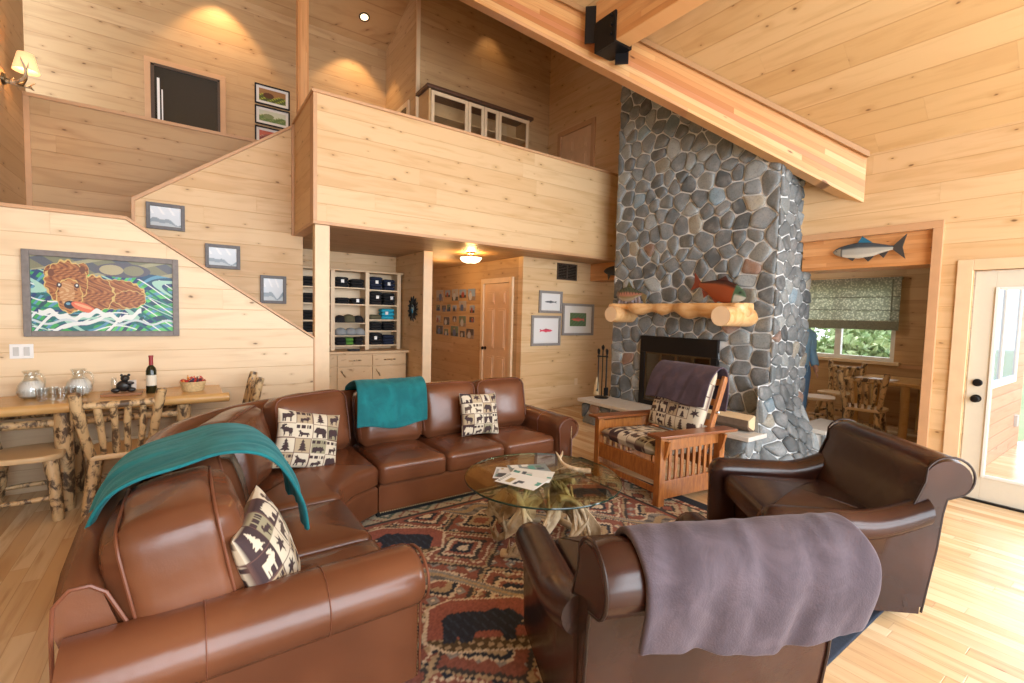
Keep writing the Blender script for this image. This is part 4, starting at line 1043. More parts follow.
# ------------------------------------------------------------------ glass table on antlers
GT = NT('table_glass'); GT.t.nodes.remove(GT.b)
tr = GT.n('BsdfTransparent', {0: (.86, .87, .72, 1)}); gl = GT.n('BsdfGlossy', {0: (1, 1, 1, 1), 1: .01}); fr = GT.n('Fresnel', {0: 1.5}); lw = GT.n('LayerWeight', {0: .5}); fa = GT.m('ADD', .04, GT.m('MULTIPLY', GT.m('POWER', lw.outputs['Facing'], 4.0), .5)); mx = GT.n('MixShader', {0: fa})
GT.t.links.new(tr.outputs[0], mx.inputs[1]); GT.t.links.new(gl.outputs[0], mx.inputs[2]); GT.t.links.new(mx.outputs[0], GT.out.inputs[0]); GT = GT.mat
GE = flat('glass_edge', (.006, .035, .028), .1)
ANT = NT('antler_bone'); t = ANT; v, x, y, z = t.xyz(); a = t.noise(v, 8, 4, .6); b = t.noise(v, 60, 3)
t.bump(b, .4, .004); ANT = t.fin(t.mix(t.ss(a, .35, .62), (.26, .17, .09), (.62, .50, .34)), .5)
TX, TY, TZ = 1.91, 2.33, .47
ct = thing('antler_coffee_table', 'round glass coffee table standing on a ring of antlers', 'coffee table', (TX, TY, .012))
w = MB(); w.lathe([(.002, TZ - .012), (.51, TZ - .012), (.51, TZ), (.002, TZ)], seg=72); w.build('glass_top', GT, ct, angle=30)
w = MB(); w.ring_loft([[(r_ * math.cos(2*PI*j/72), r_ * math.sin(2*PI*j/72), z_) for j in range(72)] for r_, z_ in ((.5105, TZ - .0118), (.513, TZ - .006), (.5105, TZ - .0002))], False); w.build('glass_edge', GE, ct)
def bez(p0, p1, p2, p3, n=10):
    p0, p1, p2, p3 = map(Vector, (p0, p1, p2, p3)); return [((1-t)**3) * p0 + 3*(1-t)**2*t * p1 + 3*(1-t)*t*t * p2 + t**3 * p3 for t in [k/(n-1) for k in range(n)]]
def antler(parent, M, s=1.0, name='antler', palm=0.0):
    w = MB(); beam = bez((0, 0, 0), (.22, 0, .02), (.36, .05, .22), (.24, .12, .44), 14); beam = [M @ (p * s) for p in beam]
    w.tube(beam, [(.030 - .018 * k / 13) * s for k in range(14)], 10, wob=.06)
    for i, (L, dx, dy, dz) in ((1, (.10, .05, -.1, .10)), (3, (.15, .14, -.10, .13)), (6, (.17, .15, -.10, .16)), (9, (.15, .05, .13, .15)), (11, (.12, -.08, .10, .12))):
        b0 = beam[i]; d = (M.to_3x3() @ Vector((dx, dy, dz))).normalized(); u = (M.to_3x3() @ Vector((0, 0, 1)))
        pts = [b0, b0 + d * L * s * .5, b0 + d * L * s * .85 + u * .02 * s, b0 + d * L * s + u * .05 * s]
        w.tube(pts, [.017 * s, .013 * s, .008 * s, .002 * s], 8)
    if palm:
        q = beam[8]; d1 = (beam[12] - beam[6]).normalized(); d2 = M.to_3x3() @ Vector((.3, .9, .1)).normalized()
        vs = []
        for a, b in ((-.10, 0), (0, .07), (.06, .10), (.12, .08), (.17, .10), (.20, .04), (.16, 0), (.0, -.03)): vs.append(q + d1 * a * s * 1.2 + d2 * b * s * 1.3)
        nrm = d1.cross(d2).normalized() * .006 * s; k = len(vs)
        w.add([p + nrm for p in vs] + [p - nrm for p in vs], [tuple(range(k)), tuple(range(2*k-1, k-1, -1))] + [(i, (i+1) % k, (i+1) % k + k, i + k) for i in range(k)])
    return w.build(name, ANT, parent, angle=60)
for k in range(8):
    a = 2 * PI * k / 8 + rnd(-.1, .1)
    M_ = Matrix.Rotation(a, 4, 'Z') @ Matrix.Translation((.24, -.20, .04)) @ Matrix.Rotation(R(72), 4, 'Z') @ Matrix.Rotation(rnd(-.1, .1) - .15, 4, 'X')
    antler(ct, M_, .90 + rnd(-.03, .02), palm=1.0)
for k in range(4):
    a = 2 * PI * k / 4 + .3; M_ = Matrix.Rotation(a, 4, 'Z') @ Matrix.Translation((.20, -.12, .41)) @ Matrix.Rotation(R(80), 4, 'Z') @ Matrix.Rotation(PI * .97, 4, 'X')
    antler(ct, M_, .72, palm=1.0 if k % 2 else 0)
# shed antler and magazines on the glass
sa = thing('shed_antler', 'small pale shed antler lying beside the magazines on the glass table', 'antler', (2.20, 2.18, TZ + .040), R(150))
antler(sa, Matrix.Rotation(R(99), 4, 'X'), .60)
def magcol(seed, base):
    rs = np.random.RandomState(seed)
    def f(U, V):
        C = np.zeros(U.shape + (3,)); C[:] = base; 
        for _ in range(7):
            a, b, c, d = rs.rand(4); w_, h_ = .12 + .3 * c, .05 + .18 * d; col = [(.05, .3, .25), (.02, .05, .08), (.75, .78, .76), (.35, .28, .12), (.06, .2, .12), (.5, .52, .5)][rs.randint(6)]
            put(C, (U > a * .8) & (U < a * .8 + w_) & (V > b * .85) & (V < b * .85 + h_), col)
        put(C, (np.abs(V - .93) < .03) & (np.sin(U * 60) > -.2) & (U > .1) & (U < .8), (.04, .12, .15))
        return C
    return f
PAPER = vcol('printed_paper', .35, nz=0, bump=0)
for k, (lx, ly, a, bc, desc) in enumerate(((1.72, 2.30, 24, (.75, .80, .80), 'white magazine with green picture at the near left of the fan on the glass table'), (1.84, 2.36, 40, (.70, .74, .72), 'pale magazine in the middle of the fan on the glass table'),
        (1.90, 2.46, 66, (.20, .26, .28), 'dark covered magazine at the far side of the fan on the glass table'), (1.78, 2.46, 50, (.62, .66, .68), 'grey magazine half hidden under the fan on the glass table'))):
    z_ = TZ + .0125 + .004 * (3 - k)
    o = thing('magazine', desc, 'magazine', (lx, ly, z_), R(a), 'magazines on the glass table')
    MB().cbox(0, 0, .0015, .21, .275, .003).build('pages', WHITE2, o, smooth=False)
    grid(lambda U, V: ((U - .5) * .21, (V - .5) * .275, .0034 + 0*U), 40, 50, magcol(k + 2, bc), 'cover', PAPER, o)
# ------------------------------------------------------------------ log furniture
LOG = logmat('peeled_log', (.66, .47, .25), (.52, .34, .16), (.085, .050, .026), .47, .45, stretch=(7, 7, 4))
LOGT = logmat('honey_table_top', (.66, .42, .17), (.55, .31, .10), (.30, .15, .05), .30, .22, stretch=(1.5, 14, 14))
SEATW = flat('maple_seat', (.68, .48, .26), .35, nz=.12, scale=7)
def log_chair(label, loc, rz, group=None, seatmat=None):
    o = thing('log_chair', label, 'chair', loc, rz, group)
    w = MB(); puffslab(w, [(-.17, -.20), (.17, -.20), (.22, -.05), (.23, .12), (.17, .21), (-.17, .21), (-.23, .12), (-.22, -.05)], .435, .475, .012, -.006, step=.06); w.build('seat', seatmat or SEATW, o, angle=60)
    for sx in (-1, 1):
        w = MB(); w.log((sx * .20, .18, 0), (sx * .15, .14, .44), .034, .042, wob=.08); w.build('leg', LOG, o)
        w = MB(); w.log((sx * .20, -.21, 0), (sx * .15, -.15, .44), .034, .042, wob=.08); w.build('leg', LOG, o)
        w = MB(); w.log((sx * .165, -.17, .46), (sx * .235, -.29, .93), .030, .034, wob=.10); w.build('back_post', LOG, o)
        w = MB(); w.log((sx * .185, -.18, .17), (sx * .185, .16, .17), .018, wob=.1); w.build('stretcher', LOG, o)
    w = MB(); w.log((-.185, .16, .22), (.185, .16, .22), .018); w.build('stretcher', LOG, o)
    w = MB(); w.log((-.215, -.265, .845), (.215, -.265, .845), .026); w.build('top_rail', LOG, o)
    for k in range(4):
        x_ = -.115 + .0767 * k; w = MB(); w.log((x_ * .85, -.175, .47), (x_ * 1.1, -.258, .835), .021, wob=.14); w.build('spindle', LOG, o)
    return o
# log bar table against the painting wall
lt = thing('log_table', 'long honey varnished log table against the wall under the bear painting', 'table', (-.45, 4.88, 0))
w = MB(); w.box(-.95, -.26, .755, .70, .34, .80); w.build('table_top', LOGT, lt, smooth=True, bevel=.006)
w = MB(); w.log((-.97, -.27, .775), (.74, -.27, .775), .038, seg=14, bend=.004, wob=.03); w.build('edge_log', LOGT, lt)
for x_, y_ in ((-.31, -.20), (-.90, -.2), (.42, -.20), (.42, .22), (-.31, .22)):
    w = MB(); w.log((x_, y_, 0), (x_, y_, .76), .056, .052, seg=14, bend=.006, wob=.05); w.build('leg', LOG, lt)
for y_ in (-.20, .22): w = MB(); w.log((-.9, y_, .66), (.42, y_, .66), .03); w.build('rail', LOG, lt)
c0 = log_chair('log chair with its spindle back toward the sofa, tucked at the log table', (-.40, 4.50, 0), R(2), 'peeled log chairs')
dup(c0, (-.95, 4.66, 0), R(-88), 'log chair at the left edge of the picture, only its round fronted seat showing', 'peeled log chairs')
dup(c0, (.23, 4.78, 0), R(90), 'log chair mostly hidden behind the sofa at the right end of the log table', 'peeled log chairs')
# dining room set
dt = thing('log_dining_table', 'varnished log dining table by the window of the far dining room', 'table', (8.1, 2.22, 0), R(0))
w = MB(); w.box(-.38, -.52, .715, .55, .42, .76); w.build('table_top', LOGT, dt, smooth=True, bevel=.01)
for x_, y_ in ((-.30, -.22), (-.30, .33), (.45, -.22), (.45, .33)): w = MB(); w.log((x_, y_, 0), (x_, y_, .715), .05, seg=12); w.build('leg', LOGT, dt)
dup(c0, (7.12, 2.22, 0), R(-80), 'log chair with its back turned this way in front of the dining table', 'peeled log chairs')
dup(c0, (8.22, 2.93, 0), R(88), 'log chair on the window side of the dining table, back seen above the nearer chair', 'peeled log chairs')
dup(c0, (7.47, 2.90, 0), R(200), 'log chair in profile between the person and the dining table', 'peeled log chairs')
dup(c0, (8.30, 1.62, 0), R(10), 'log chair at the dining table beside the opening casing', 'peeled log chairs')
pp = tag(MB().cbox(8.0, 2.30, .7635, .22, .3, .004).build('paper_sheet', WHITE2, smooth=False), 'white sheet of paper lying on the dining table', 'paper')

# ------------------------------------------------------------------ things on the log table
GL = NT('clear_glass'); GL.t.nodes.remove(GL.b)
tr = GL.n('BsdfTransparent', {0: (.93, .95, .95, 1)}); gl = GL.n('BsdfGlossy', {0: (1, 1, 1, 1), 1: .05}); lw = GL.n('LayerWeight', {0: .4}); fa = GL.m('ADD', .06, GL.m('MULTIPLY', lw.outputs['Facing'], .55)); mx = GL.n('MixShader', {0: fa})
GL.t.links.new(tr.outputs[0], mx.inputs[1]); GL.t.links.new(gl.outputs[0], mx.inputs[2]); GL.t.links.new(mx.outputs[0], GL.out.inputs[0]); GL = GL.mat
MILK = flat('frosted_glass', (.74, .74, .71), .15, nz=.03)
def carafe(label, loc, rz):
    o = thing('pitcher', label, 'pitcher', loc, rz, 'glass pitchers on the log table')
    w = MB(); w.lathe([(.05, 0), (.078, .02), (.088, .06), (.075, .11), (.042, .155), (.036, .18), (.052, .215), (.049, .215), (.034, .18), (.038, .155), (.07, .11), (.083, .06), (.074, .022), (.01, .012)], seg=24, cap=False); w.build('body', GL, o)
    w = MB(); w.lathe([(.046, .006), (.074, .024), (.083, .06), (.072, .108), (.05, .138), (.002, .14)], seg=20); w.build('contents', MILK, o)
    w = MB(); w.tube(bez((.036, 0, .19), (.10, 0, .21), (.11, 0, .12), (.082, 0, .07), 10), .007, 8); w.build('handle', GL, o)
TT = .80
carafe('glass pitcher at the left end of the log table beside the outlet', (-.985, 5.02, TT + .001), R(-30))
carafe('glass pitcher behind the tumblers, the right one of the pair', (-.715, 5.02, TT + .001), R(-20))
w = MB(); w.lathe([(.028, 0), (.034, .10), (.032, .10), (.026, .008), (.002, .006)], seg=16, cap=False); tm = w.build('tumbler', GL)
names = ['leftmost', 'second', 'third', 'fourth', 'rightmost']
for k in range(5):
    o = tm if k == 0 else tm.copy()
    if k: COL.objects.link(o)
    o.location = (-.89 + .05 * k + (0 if k % 2 else .0), 4.80 + (.055 if k % 2 else 0), TT + .001)
    tag(o, f'clear glass tumbler, {names[k]} of the five in front of the pitchers' if k in (0, 4) else f'clear glass tumbler, {names[k]} from the left of the five in front of the pitchers', 'glass', 'tumblers on the log table')
# bear condiment set on a board
bd = tag(MB().cbox(-.44, 4.93, TT + .011, .26, .16, .02).build('serving_board', flat('walnut', (.30, .14, .06), .4), smooth=False, bevel=.004), 'small brown wooden board under the black bear holder', 'board')
bh = thing('bear_napkin_holder', 'black bear figurine holder standing on the wooden board', 'figurine', (-.43, 4.93, TT + .022))
BB = flat('black_resin', (.015, .014, .014), .35, nz=.3)
w = MB()
def ell(w, c, r, seg=12, rot=None, col=None):
    rings = []
    for i in range(9):
        th = -PI/2 + PI * (i + .25) / 8.5
        ring = [Vector((r[0] * math.cos(th) * math.cos(f), r[1] * math.cos(th) * math.sin(f), r[2] * math.sin(th))) for f in [2*PI*j/seg for j in range(seg)]]
        rings.append([(rot @ p if rot else p) + Vector(c) for p in ring])
    return w.ring_loft(rings, True, c=col)
ell(w, (0, 0, .05), (.05, .035, .048)); ell(w, (.01, -.01, .115), (.030, .028, .028)); ell(w, (.012, -.038, .108), (.014, .016, .012)); ell(w, (-.012, -.005, .140), (.010, .008, .011)); ell(w, (.034, -.005, .140), (.010, .008, .011)); ell(w, (-.05, -.02, .02), (.03, .02, .02)); ell(w, (.05, -.02, .02), (.03, .02, .02)); ell(w, (.04, -.02, .075), (.03, .015, .015))
w.build('bear', BB, bh, angle=180)
w = MB(); w.lathe([(.02, 0), (.022, .07), (.016, .09), (.018, .10), (.002, .105)], (-.06, .01, .02), 12); w.build('salt_shaker', GL, bh)
w = MB(); w.cbox(.055, .01, .055, .05, .02, .08); w.build('sugar_packets', flat('packet_paper', (.6, .55, .5), .7), bh, smooth=False)
# wine bottle
wb = thing('wine_bottle', 'dark green wine bottle with red capsule and cream label on the log table', 'bottle', (-.25, 4.93, TT + .001))
w = MB(); w.lathe([(.034, 0), (.037, .004), (.037, .19), (.030, .215), (.015, .235), (.0145, .24)], seg=24); w.build('bottle_body', flat('dark_green_glass', (.012, .016, .006), .08), wb)
w = MB(); w.lathe([(.0148, .235), (.0150, .305), (.017, .306), (.017, .318), (.002, .319)], seg=18); w.build('capsule', flat('red_foil', (.30, .02, .025), .35), wb)
w = MB(); w.ring_loft([[(.0376 * math.cos(a), .0376 * math.sin(a), z_) for a in [R(-150 + 10 * k) for k in range(13)]] for z_ in (.07, .155)], False)
w2 = MB(); n_ = 13
for k in range(n_ - 1): w2.add([(.0378 * math.cos(R(-170 + 13 * (k + e))), .0378 * math.sin(R(-170 + 13 * (k + e))), z_) for e, z_ in ((0, .065), (1, .065), (1, .155), (0, .155))], [(0, 1, 2, 3)])
w2.build('paper_label', flat('cream_label', (.70, .66, .55), .6, nz=.05), wb)
# basket of wrapped sweets
sb = thing('sweet_basket', 'small straw basket heaped with red wrapped sweets at the end of the log table', 'basket', (.04, 4.93, TT + .001))
w = MB(); w.lathe([(.075, 0), (.085, .03), (.095, .075), (.098, .085), (.09, .085), (.085, .07), (.07, .012), (.002, .012)], seg=26, cap=False); w.build('basket', flat('straw', (.62, .47, .24), .7, nz=.4, scale=60, bump=.5), sb)
cols = [(.55, .03, .03), (.75, .12, .03), (.10, .03, .05), (.7, .65, .6), (.45, .02, .05), (.8, .3, .05), (.05, .05, .12)]
for k in range(34):
    a = rnd(0, 6.28); r_ = .085 * math.sqrt(rnd(0, 1)); M_ = Matrix.Translation((.04 + r_ * math.cos(a), 4.93 + r_ * math.sin(a), TT + .075 + rnd(0, .05) * (1.2 - r_ / .085))) @ Euler((rnd(0, 3), rnd(0, 3), rnd(0, 3))).to_matrix().to_4x4()
    if k == 0: SWM = {}
    ci = random.randrange(len(cols))
    if ci not in SWM: SWM[ci] = flat('wrapper_%s' % 'abcdefg'[ci], cols[ci], .3, nz=.25, scale=80)
    w = MB(); ell(w, (0, 0, 0), (.016, .010, .010), 8); w.prism([(.014, 0), (.028, .010), (.028, -.010)], -.002, .002, 'y'); w.prism([(-.014, 0), (-.028, .010), (-.028, -.010)], -.002, .002, 'y')
    o = w.build('wrapped_sweet', SWM[ci], None); o.matrix_world = M_
    tag(o, 'foil wrapped sweet in the heap filling the straw basket', 'sweet', 'wrapped sweets in the basket')
# outlet and painting
op = thing('outlet_plate', 'white double outlet plate on the wall left of the pitchers', 'outlet', (-1.075, 5.236, 1.15))
MB().cbox(0, 0, 0, .135, .008, .115).build('plate', WHITE2, op, smooth=False, bevel=.003)
for sx in (-1, 1):
    MB().cbox(sx * .03, -.005, 0, .034, .006, .07).build('socket', flat('ivory_socket', (.55, .55, .53), .4), op, smooth=False, bevel=.002)
op = thing('outlet_plate', 'small ivory outlet plate low on the wall beside the fireplace tools', 'outlet', (5.45, 5.826, .42))
MB().cbox(0, 0, 0, .075, .008, .115).build('plate', TRIML, op, smooth=False, bevel=.003)
PAINT = vcol('oil_paint', .4, nz=.03, scale=90, bump=.3)
GREYF = flat('weathered_grey_wood', (.20, .18, .17), .55, nz=.35, scale=25)
def frame(o, w_, h_, t_, d_, mat, M, name='frame', by=0.0):
    w = MB()
    w.box(-w_/2, -d_, -h_/2, -w_/2 + t_, 0, h_/2, M).box(w_/2 - t_, -d_, -h_/2, w_/2, 0, h_/2, M).box(-w_/2 + t_, -d_, -h_/2, w_/2 - t_, 0, -h_/2 + t_, M).box(-w_/2 + t_, -d_, h_/2 - t_, w_/2 - t_, 0, h_/2, M)
    return w.build(name, mat, o, smooth=False, bevel=.003)
def bearpaint(U, V):
    rs = np.random.RandomState(3); C = np.zeros(U.shape + (3,))
    u, v = U * 2.0, V
    w1 = np.sin(u * 9 + 5 * np.sin(v * 7 + u * 2) + 14 * v); w2 = np.sin(u * 17 - 26 * v + 3 * np.sin(u * 5)); w3 = np.sin(34 * v + 6 * np.sin(u * 3 + 1) + u * 4)
    grn, teal, blue, lb, wh = np.array((.05, .38, .10)), np.array((.01, .16, .15)), np.array((.015, .05, .16)), np.array((.10, .30, .45)), np.array((.75, .80, .78))
    k = np.clip((v - .1) / .9, 0, 1)[..., None]
    C[:] = teal * (1 - k) + blue * k
    right = np.clip((U - .3) * 1.6, 0, 1) * np.clip(1.25 - np.abs(v - .45) * 2.0, 0, 1)
    put(C, (w1 > .1 - right * .9) & (v < .78), grn); put(C, (w1 > .55) & (v < .8) & (U > .25), (.12, .55, .16)); put(C, (w2 > .55) & (v < .85), blue); put(C, (w2 < -.82), lb); put(C, (w3 > .955) & (v < .75), wh); put(C, (w3 < -.82) & (v < .6), teal); put(C, (w1 * w2 > .62) & (v < .5), (.02, .08, .10)); put(C, (w1 < -.93), (.35, .6, .5))
    # hills
    m = v > .80 + .03 * np.sin(u * 5); C[m] = (.20, .20, .12)
    put(C, m & (np.sin(u * 11 + v * 20) > .3), (.10, .11, .13)); put(C, m & (np.sin(u * 7 - v * 30) > .7), (.35, .33, .20))
    g = ((u - 1.25) / .40)**2 + ((v - .86) / .10)**2; put(C, g < 1, (.10, .10, .13)); put(C, ((u - 1.08) / .17)**2 + ((v - .86) / .07)**2 < 1, (.40, .36, .22)); put(C, ((u - 1.40) / .15)**2 + ((v - .86) / .07)**2 < 1, (.22, .22, .14))
    # body
    fur = np.sin(u * 55 + 9 * np.sin(v * 20)) * np.sin(v * 48 + u * 20)
    br, br2, br3, dkb = (.30, .10, .03), (.45, .19, .06), (.16, .05, .02), (.05, .02, .02)
    edge = .02 * np.sin(u * 60) + .015 * np.sin(v * 70)
    def blob(cu, cv, ru, rv, c=br, sh=edge):
        q = ((u - cu) / ru)**2 + ((v - cv) / rv)**2 + sh * 4; put(C, (q < 1.12) & (q >= 1), (.62, .45, .15)); m = q < 1; put(C, m, c); put(C, m & (fur > .35), br2); put(C, m & (fur < -.55), br3); return m
    blob(1.14, .52, .40, .20); blob(1.34, .46, .22, .12); blob(.82, .52, .28, .24)
    blob(.27, .78, .085, .10); blob(.68, .83, .085, .10)
    blob(.47, .66, .27, .28); blob(.50, .48, .17, .22, br2)
    put(C, ((u - .27) / .04)**2 + ((v - .78) / .05)**2 < 1, br3); put(C, ((u - .68) / .04)**2 + ((v - .84) / .05)**2 < 1, br3)
    m = ((u - .47) / .10)**2 + ((v - .52) / .16)**2 < 1; put(C, m, (.50, .25, .10)); put(C, m & (fur > .3), (.62, .40, .20))
    for ex in (.37, .60): put(C, ((u - ex) / .035)**2 + ((v - .62) / .035)**2 < 1, dkb); put(C, ((u - ex) / .014)**2 + ((v - .625) / .015)**2 < 1, wh)
    put(C, ((u - .50) / .075)**2 + ((v - .36) / .055)**2 < 1, (.012, .02, .035)); put(C, ((u - .48) / .03)**2 + ((v - .375) / .018)**2 < 1, (.15, .35, .5))
    put(C, (((u - .68) / .16)**2 + ((v - .33 + .3 * (u - .68)) / .06)**2) < 1, (.70, .16, .08)); put(C, (((u - .68) / .12)**2 + ((v - .345 + .3 * (u - .68)) / .02)**2) < 1, (.85, .40, .22))
    # foam
    f1 = np.abs(v - (.22 + .045 * np.sin(u * 9) + .02 * np.sin(u * 31) + .10 * np.clip(u - 1.2, 0, 1)))
    put(C, (f1 < .035) & (u > .1) & (u < 1.5), wh); f2 = np.abs(v - (.13 + .03 * np.sin(u * 13 + 2))); put(C, (f2 < .016), (.55, .65, .68)); put(C, (v < .26) & (w2 > .8) & (u < 1.2), wh)
    return C
bp = thing('bear_painting', 'colourful framed painting of a brown bear wading in green and blue water', 'painting', (-.555, 5.236, 1.613))
PW, PHH = 1.0, .69
frame(bp, PW, PHH, .045, .035, GREYF, Matrix.Identity(4))
grid(lambda U, V: ((U - .5) * (PW - .08), -.012 + 0*U, (V - .5) * (PHH - .08)), 400, 240, bearpaint, 'canvas', PAINT, bp)
# small photographs on the stair wall
def skyphoto(seed):
    rs = np.random.RandomState(seed)
    def f(U, V):
        C = np.zeros(U.shape + (3,)); k = V[..., None]; C[:] = np.array((.50, .56, .62)) * (1 - k) + np.array((.68, .73, .78)) * k
        h = .3 + .12 * np.sin(U * (5 + seed)) + .06 * np.sin(U * 13 + seed); put(C, V < h, (.20, .25, .29)); put(C, V < h * .55, (.42, .46, .48)); put(C, (np.sin(U * 20 + V * 9) > .7) & (V > .6), (.78, .80, .82)); return C
    return f
DGF = flat('charcoal_frame', (.13, .125, .13), .5, nz=.3, scale=30)
PRINT = vcol('printed_photo', .3, nz=0, bump=0)
for k, (x0, x1, z0, z1, lb) in enumerate(((-.335, .0, 2.355, 2.63, 'charcoal framed lake photograph, highest of three stepping down the stair wall'), (.18, .52, 1.98, 2.25, 'charcoal framed lake photograph, middle of three stepping down the stair wall'), (.725, 1.007, 1.60, 1.935, 'charcoal framed photograph, lowest of three stepping down the stair wall'))):
    o = thing('framed_photo', lb, 'picture', ((x0 + x1)/2, 6.296, (z0 + z1)/2), 0, 'framed photographs on the stair wall')
    frame(o, x1 - x0, z1 - z0, .035, .03, DGF, Matrix.Identity(4)); W_, H_ = x1 - x0 - .05, z1 - z0 - .05
    grid(lambda U, V: ((U - .5) * W_, -.01 + 0*U, (V - .5) * H_), 40, 30, skyphoto(k), 'print', PRINT, o)
# landscapes on the upper hall wall
def scene(seed):
    def f(U, V):
        C = np.zeros(U.shape + (3,)); C[:] = [(.30, .16, .07), (.55, .60, .50), (.5, .12, .08)][seed]
        n = np.sin(U * 31 + 7 * V) * np.sin(V * 23 + U * 11); put(C, V < .45 + .1 * np.sin(U * 9), [(.08, .10, .03), (.12, .20, .07), (.25, .06, .05)][seed]); put(C, (n > .4) & (V < .6), [(.35, .42, .05), (.25, .33, .12), (.5, .3, .2)][seed])
        put(C, ((U - .35) / .2)**2 + ((V - .5) / .22)**2 < 1, [(.10, .04, .02), (.20, .25, .12), (.3, .1, .08)][seed]); return C
    return f
MAT_ = flat('white_mat', (.78, .77, .74), .7, nz=.02)
for k, (z0, z1, lb) in enumerate(((4.745, 5.05, 'black framed autumn landscape, top of three in a column upstairs'), (4.435, 4.72, 'black framed green landscape, middle of three in a column upstairs'), (4.12, 4.405, 'black framed red toned picture, lowest of three in a column upstairs'))):
    o = thing('framed_print', lb, 'picture', (1.165, 8.466, (z0 + z1)/2), 0, 'black framed prints in the upstairs hall'); W_, H_ = .50, z1 - z0
    frame(o, W_, H_, .02, .025, BLK, Matrix.Identity(4)); MB().box(-W_/2 + .015, -.01, -H_/2 + .015, W_/2 - .015, -.004, H_/2 - .015).build('mat_board', MAT_, o, smooth=False)
    grid(lambda U, V: ((U - .5) * (W_ - .12), -.013 + 0*U, (V - .5) * (H_ - .12)), 60, 40, scene(k), 'print', PRINT, o)
# fish pictures on the picture wall
def fishpic(colr, bgc, dark=False, cx=.5, L=.75, hh=.3, flip=False):
    def f(U, V):
        C = np.zeros(U.shape + (3,)); C[:] = bgc
        if dark: put(C, np.sin(U * 30 + V * 17) * np.sin(V * 40) > .2, (.06, .12, .03))
        u = (U - cx) / L + .5; v = (V - .5) / hh + .5; u = 1 - u if flip else u
        m = inside(FISHP, u, v); put(C, m, colr); put(C, m & (v > .6), tuple(k * .5 for k in colr)); put(C, m & (np.sin(u * 60) * np.sin(v * 50) > .5), tuple(min(1, k * 1.5 + .03) for k in colr)); return C
    return f
SILV = flat('silver_grey_frame', (.27, .25, .24), .5, nz=.3, scale=30)
for (x0, x1, z0, z1, fn, lb, mw) in ((4.588, 5.07, 1.58, 1.935, fishpic((.10, .12, .14), (.78, .79, .80), hh=.35, flip=False), 'small grey framed drawing of a dark fish, upper left of the three fish pictures', .0),
        (4.447, 5.05, 1.052, 1.537, fishpic((.65, .05, .10), (.80, .80, .80), hh=.32, L=.6, flip=True), 'grey framed print of a red salmon, lower left of the three fish pictures', .0),
        (5.085, 5.80, 1.215, 1.75, fishpic((.50, .10, .06), (.10, .17, .07), True, hh=.6, L=.85), 'widest grey framed fish picture with white mat, nearest the chimney', .16)):
    o = thing('framed_fish_picture', lb, 'picture', ((x0 + x1)/2, 5.826, (z0 + z1)/2), 0, 'framed fish pictures by the chimney'); W_, H_ = x1 - x0, z1 - z0
    frame(o, W_, H_, .04, .03, SILV, Matrix.Identity(4)); MB().box(-W_/2 + .03, -.01, -H_/2 + .03, W_/2 - .03, -.004, H_/2 - .03).build('mat_board', MAT_, o, smooth=False)
    kx, kz = (W_ - .12, H_ - .12) if not mw else (W_ * .52, H_ * .42)
    grid(lambda U, V: ((U - .5) * kx, -.013 + 0*U, (V - .5) * kz), 90, 60, fn, 'print', PRINT, o)
# wall vent
vt = thing('wall_vent', 'dark bronze air return grille high on the wall above the fish pictures', 'vent', (5.165, 5.826, 2.265))
MB().box(-.21, -.006, -.13, .21, -.002, .13).build('backing', DK, vt, smooth=False)
w = MB(); w.box(-.215, -.018, -.135, -.195, 0, .135).box(.195, -.018, -.135, .215, 0, .135).box(-.195, -.018, -.135, .195, 0, -.115).box(-.195, -.018, .115, .195, 0, .135).box(-.01, -.018, -.115, .01, 0, .115); w.build('vent_frame', BRN, vt, smooth=False)
for k in range(9):
    z_ = -.1 + .025 * k
    for sx in (-1, 1): MB().box(min(sx * .01, sx * .195), -.014, z_ - .003, max(sx * .01, sx * .195), -.006, z_ + .003).build('louver', BRN, vt, smooth=False)
# snapshots in the hall
PH = [(8.84, 8.53, 2.0, 1.78), (8.44, 8.23, 1.99, 1.85), (8.16, 7.9, 2.0, 1.78), (7.85, 7.59, 1.99, 1.83), (7.52, 7.26, 1.99, 1.78), (8.84, 8.66, 1.7, 1.58), (8.58, 8.4, 1.69, 1.56), (8.36, 8.2, 1.71, 1.57), (8.12, 7.96, 1.69, 1.57), (7.86, 7.58, 1.77, 1.58), (7.44, 7.27, 1.69, 1.55), (8.83, 8.65, 1.48, 1.34), (8.49, 8.24, 1.46, 1.3), (8.11, 7.95, 1.48, 1.37), (7.85, 7.58, 1.49, 1.29), (7.45, 7.28, 1.48, 1.38), (8.83, 8.52, 1.28, 1.1), (8.46, 8.27, 1.22, 1.09), (8.18, 7.87, 1.29, 1.09), (7.8, 7.61, 1.21, 1.09), (7.56, 7.28, 1.26, 1.08)]
rows = [('top', 5), ('second', 6), ('third', 5), ('bottom', 5)]; ordn = ['first', 'second', 'third', 'fourth', 'fifth', 'sixth']; labs = [f'hall wall snapshot, {ordn[i]} from the left in the {r_} row' for r_, n_ in rows for i in range(n_)]
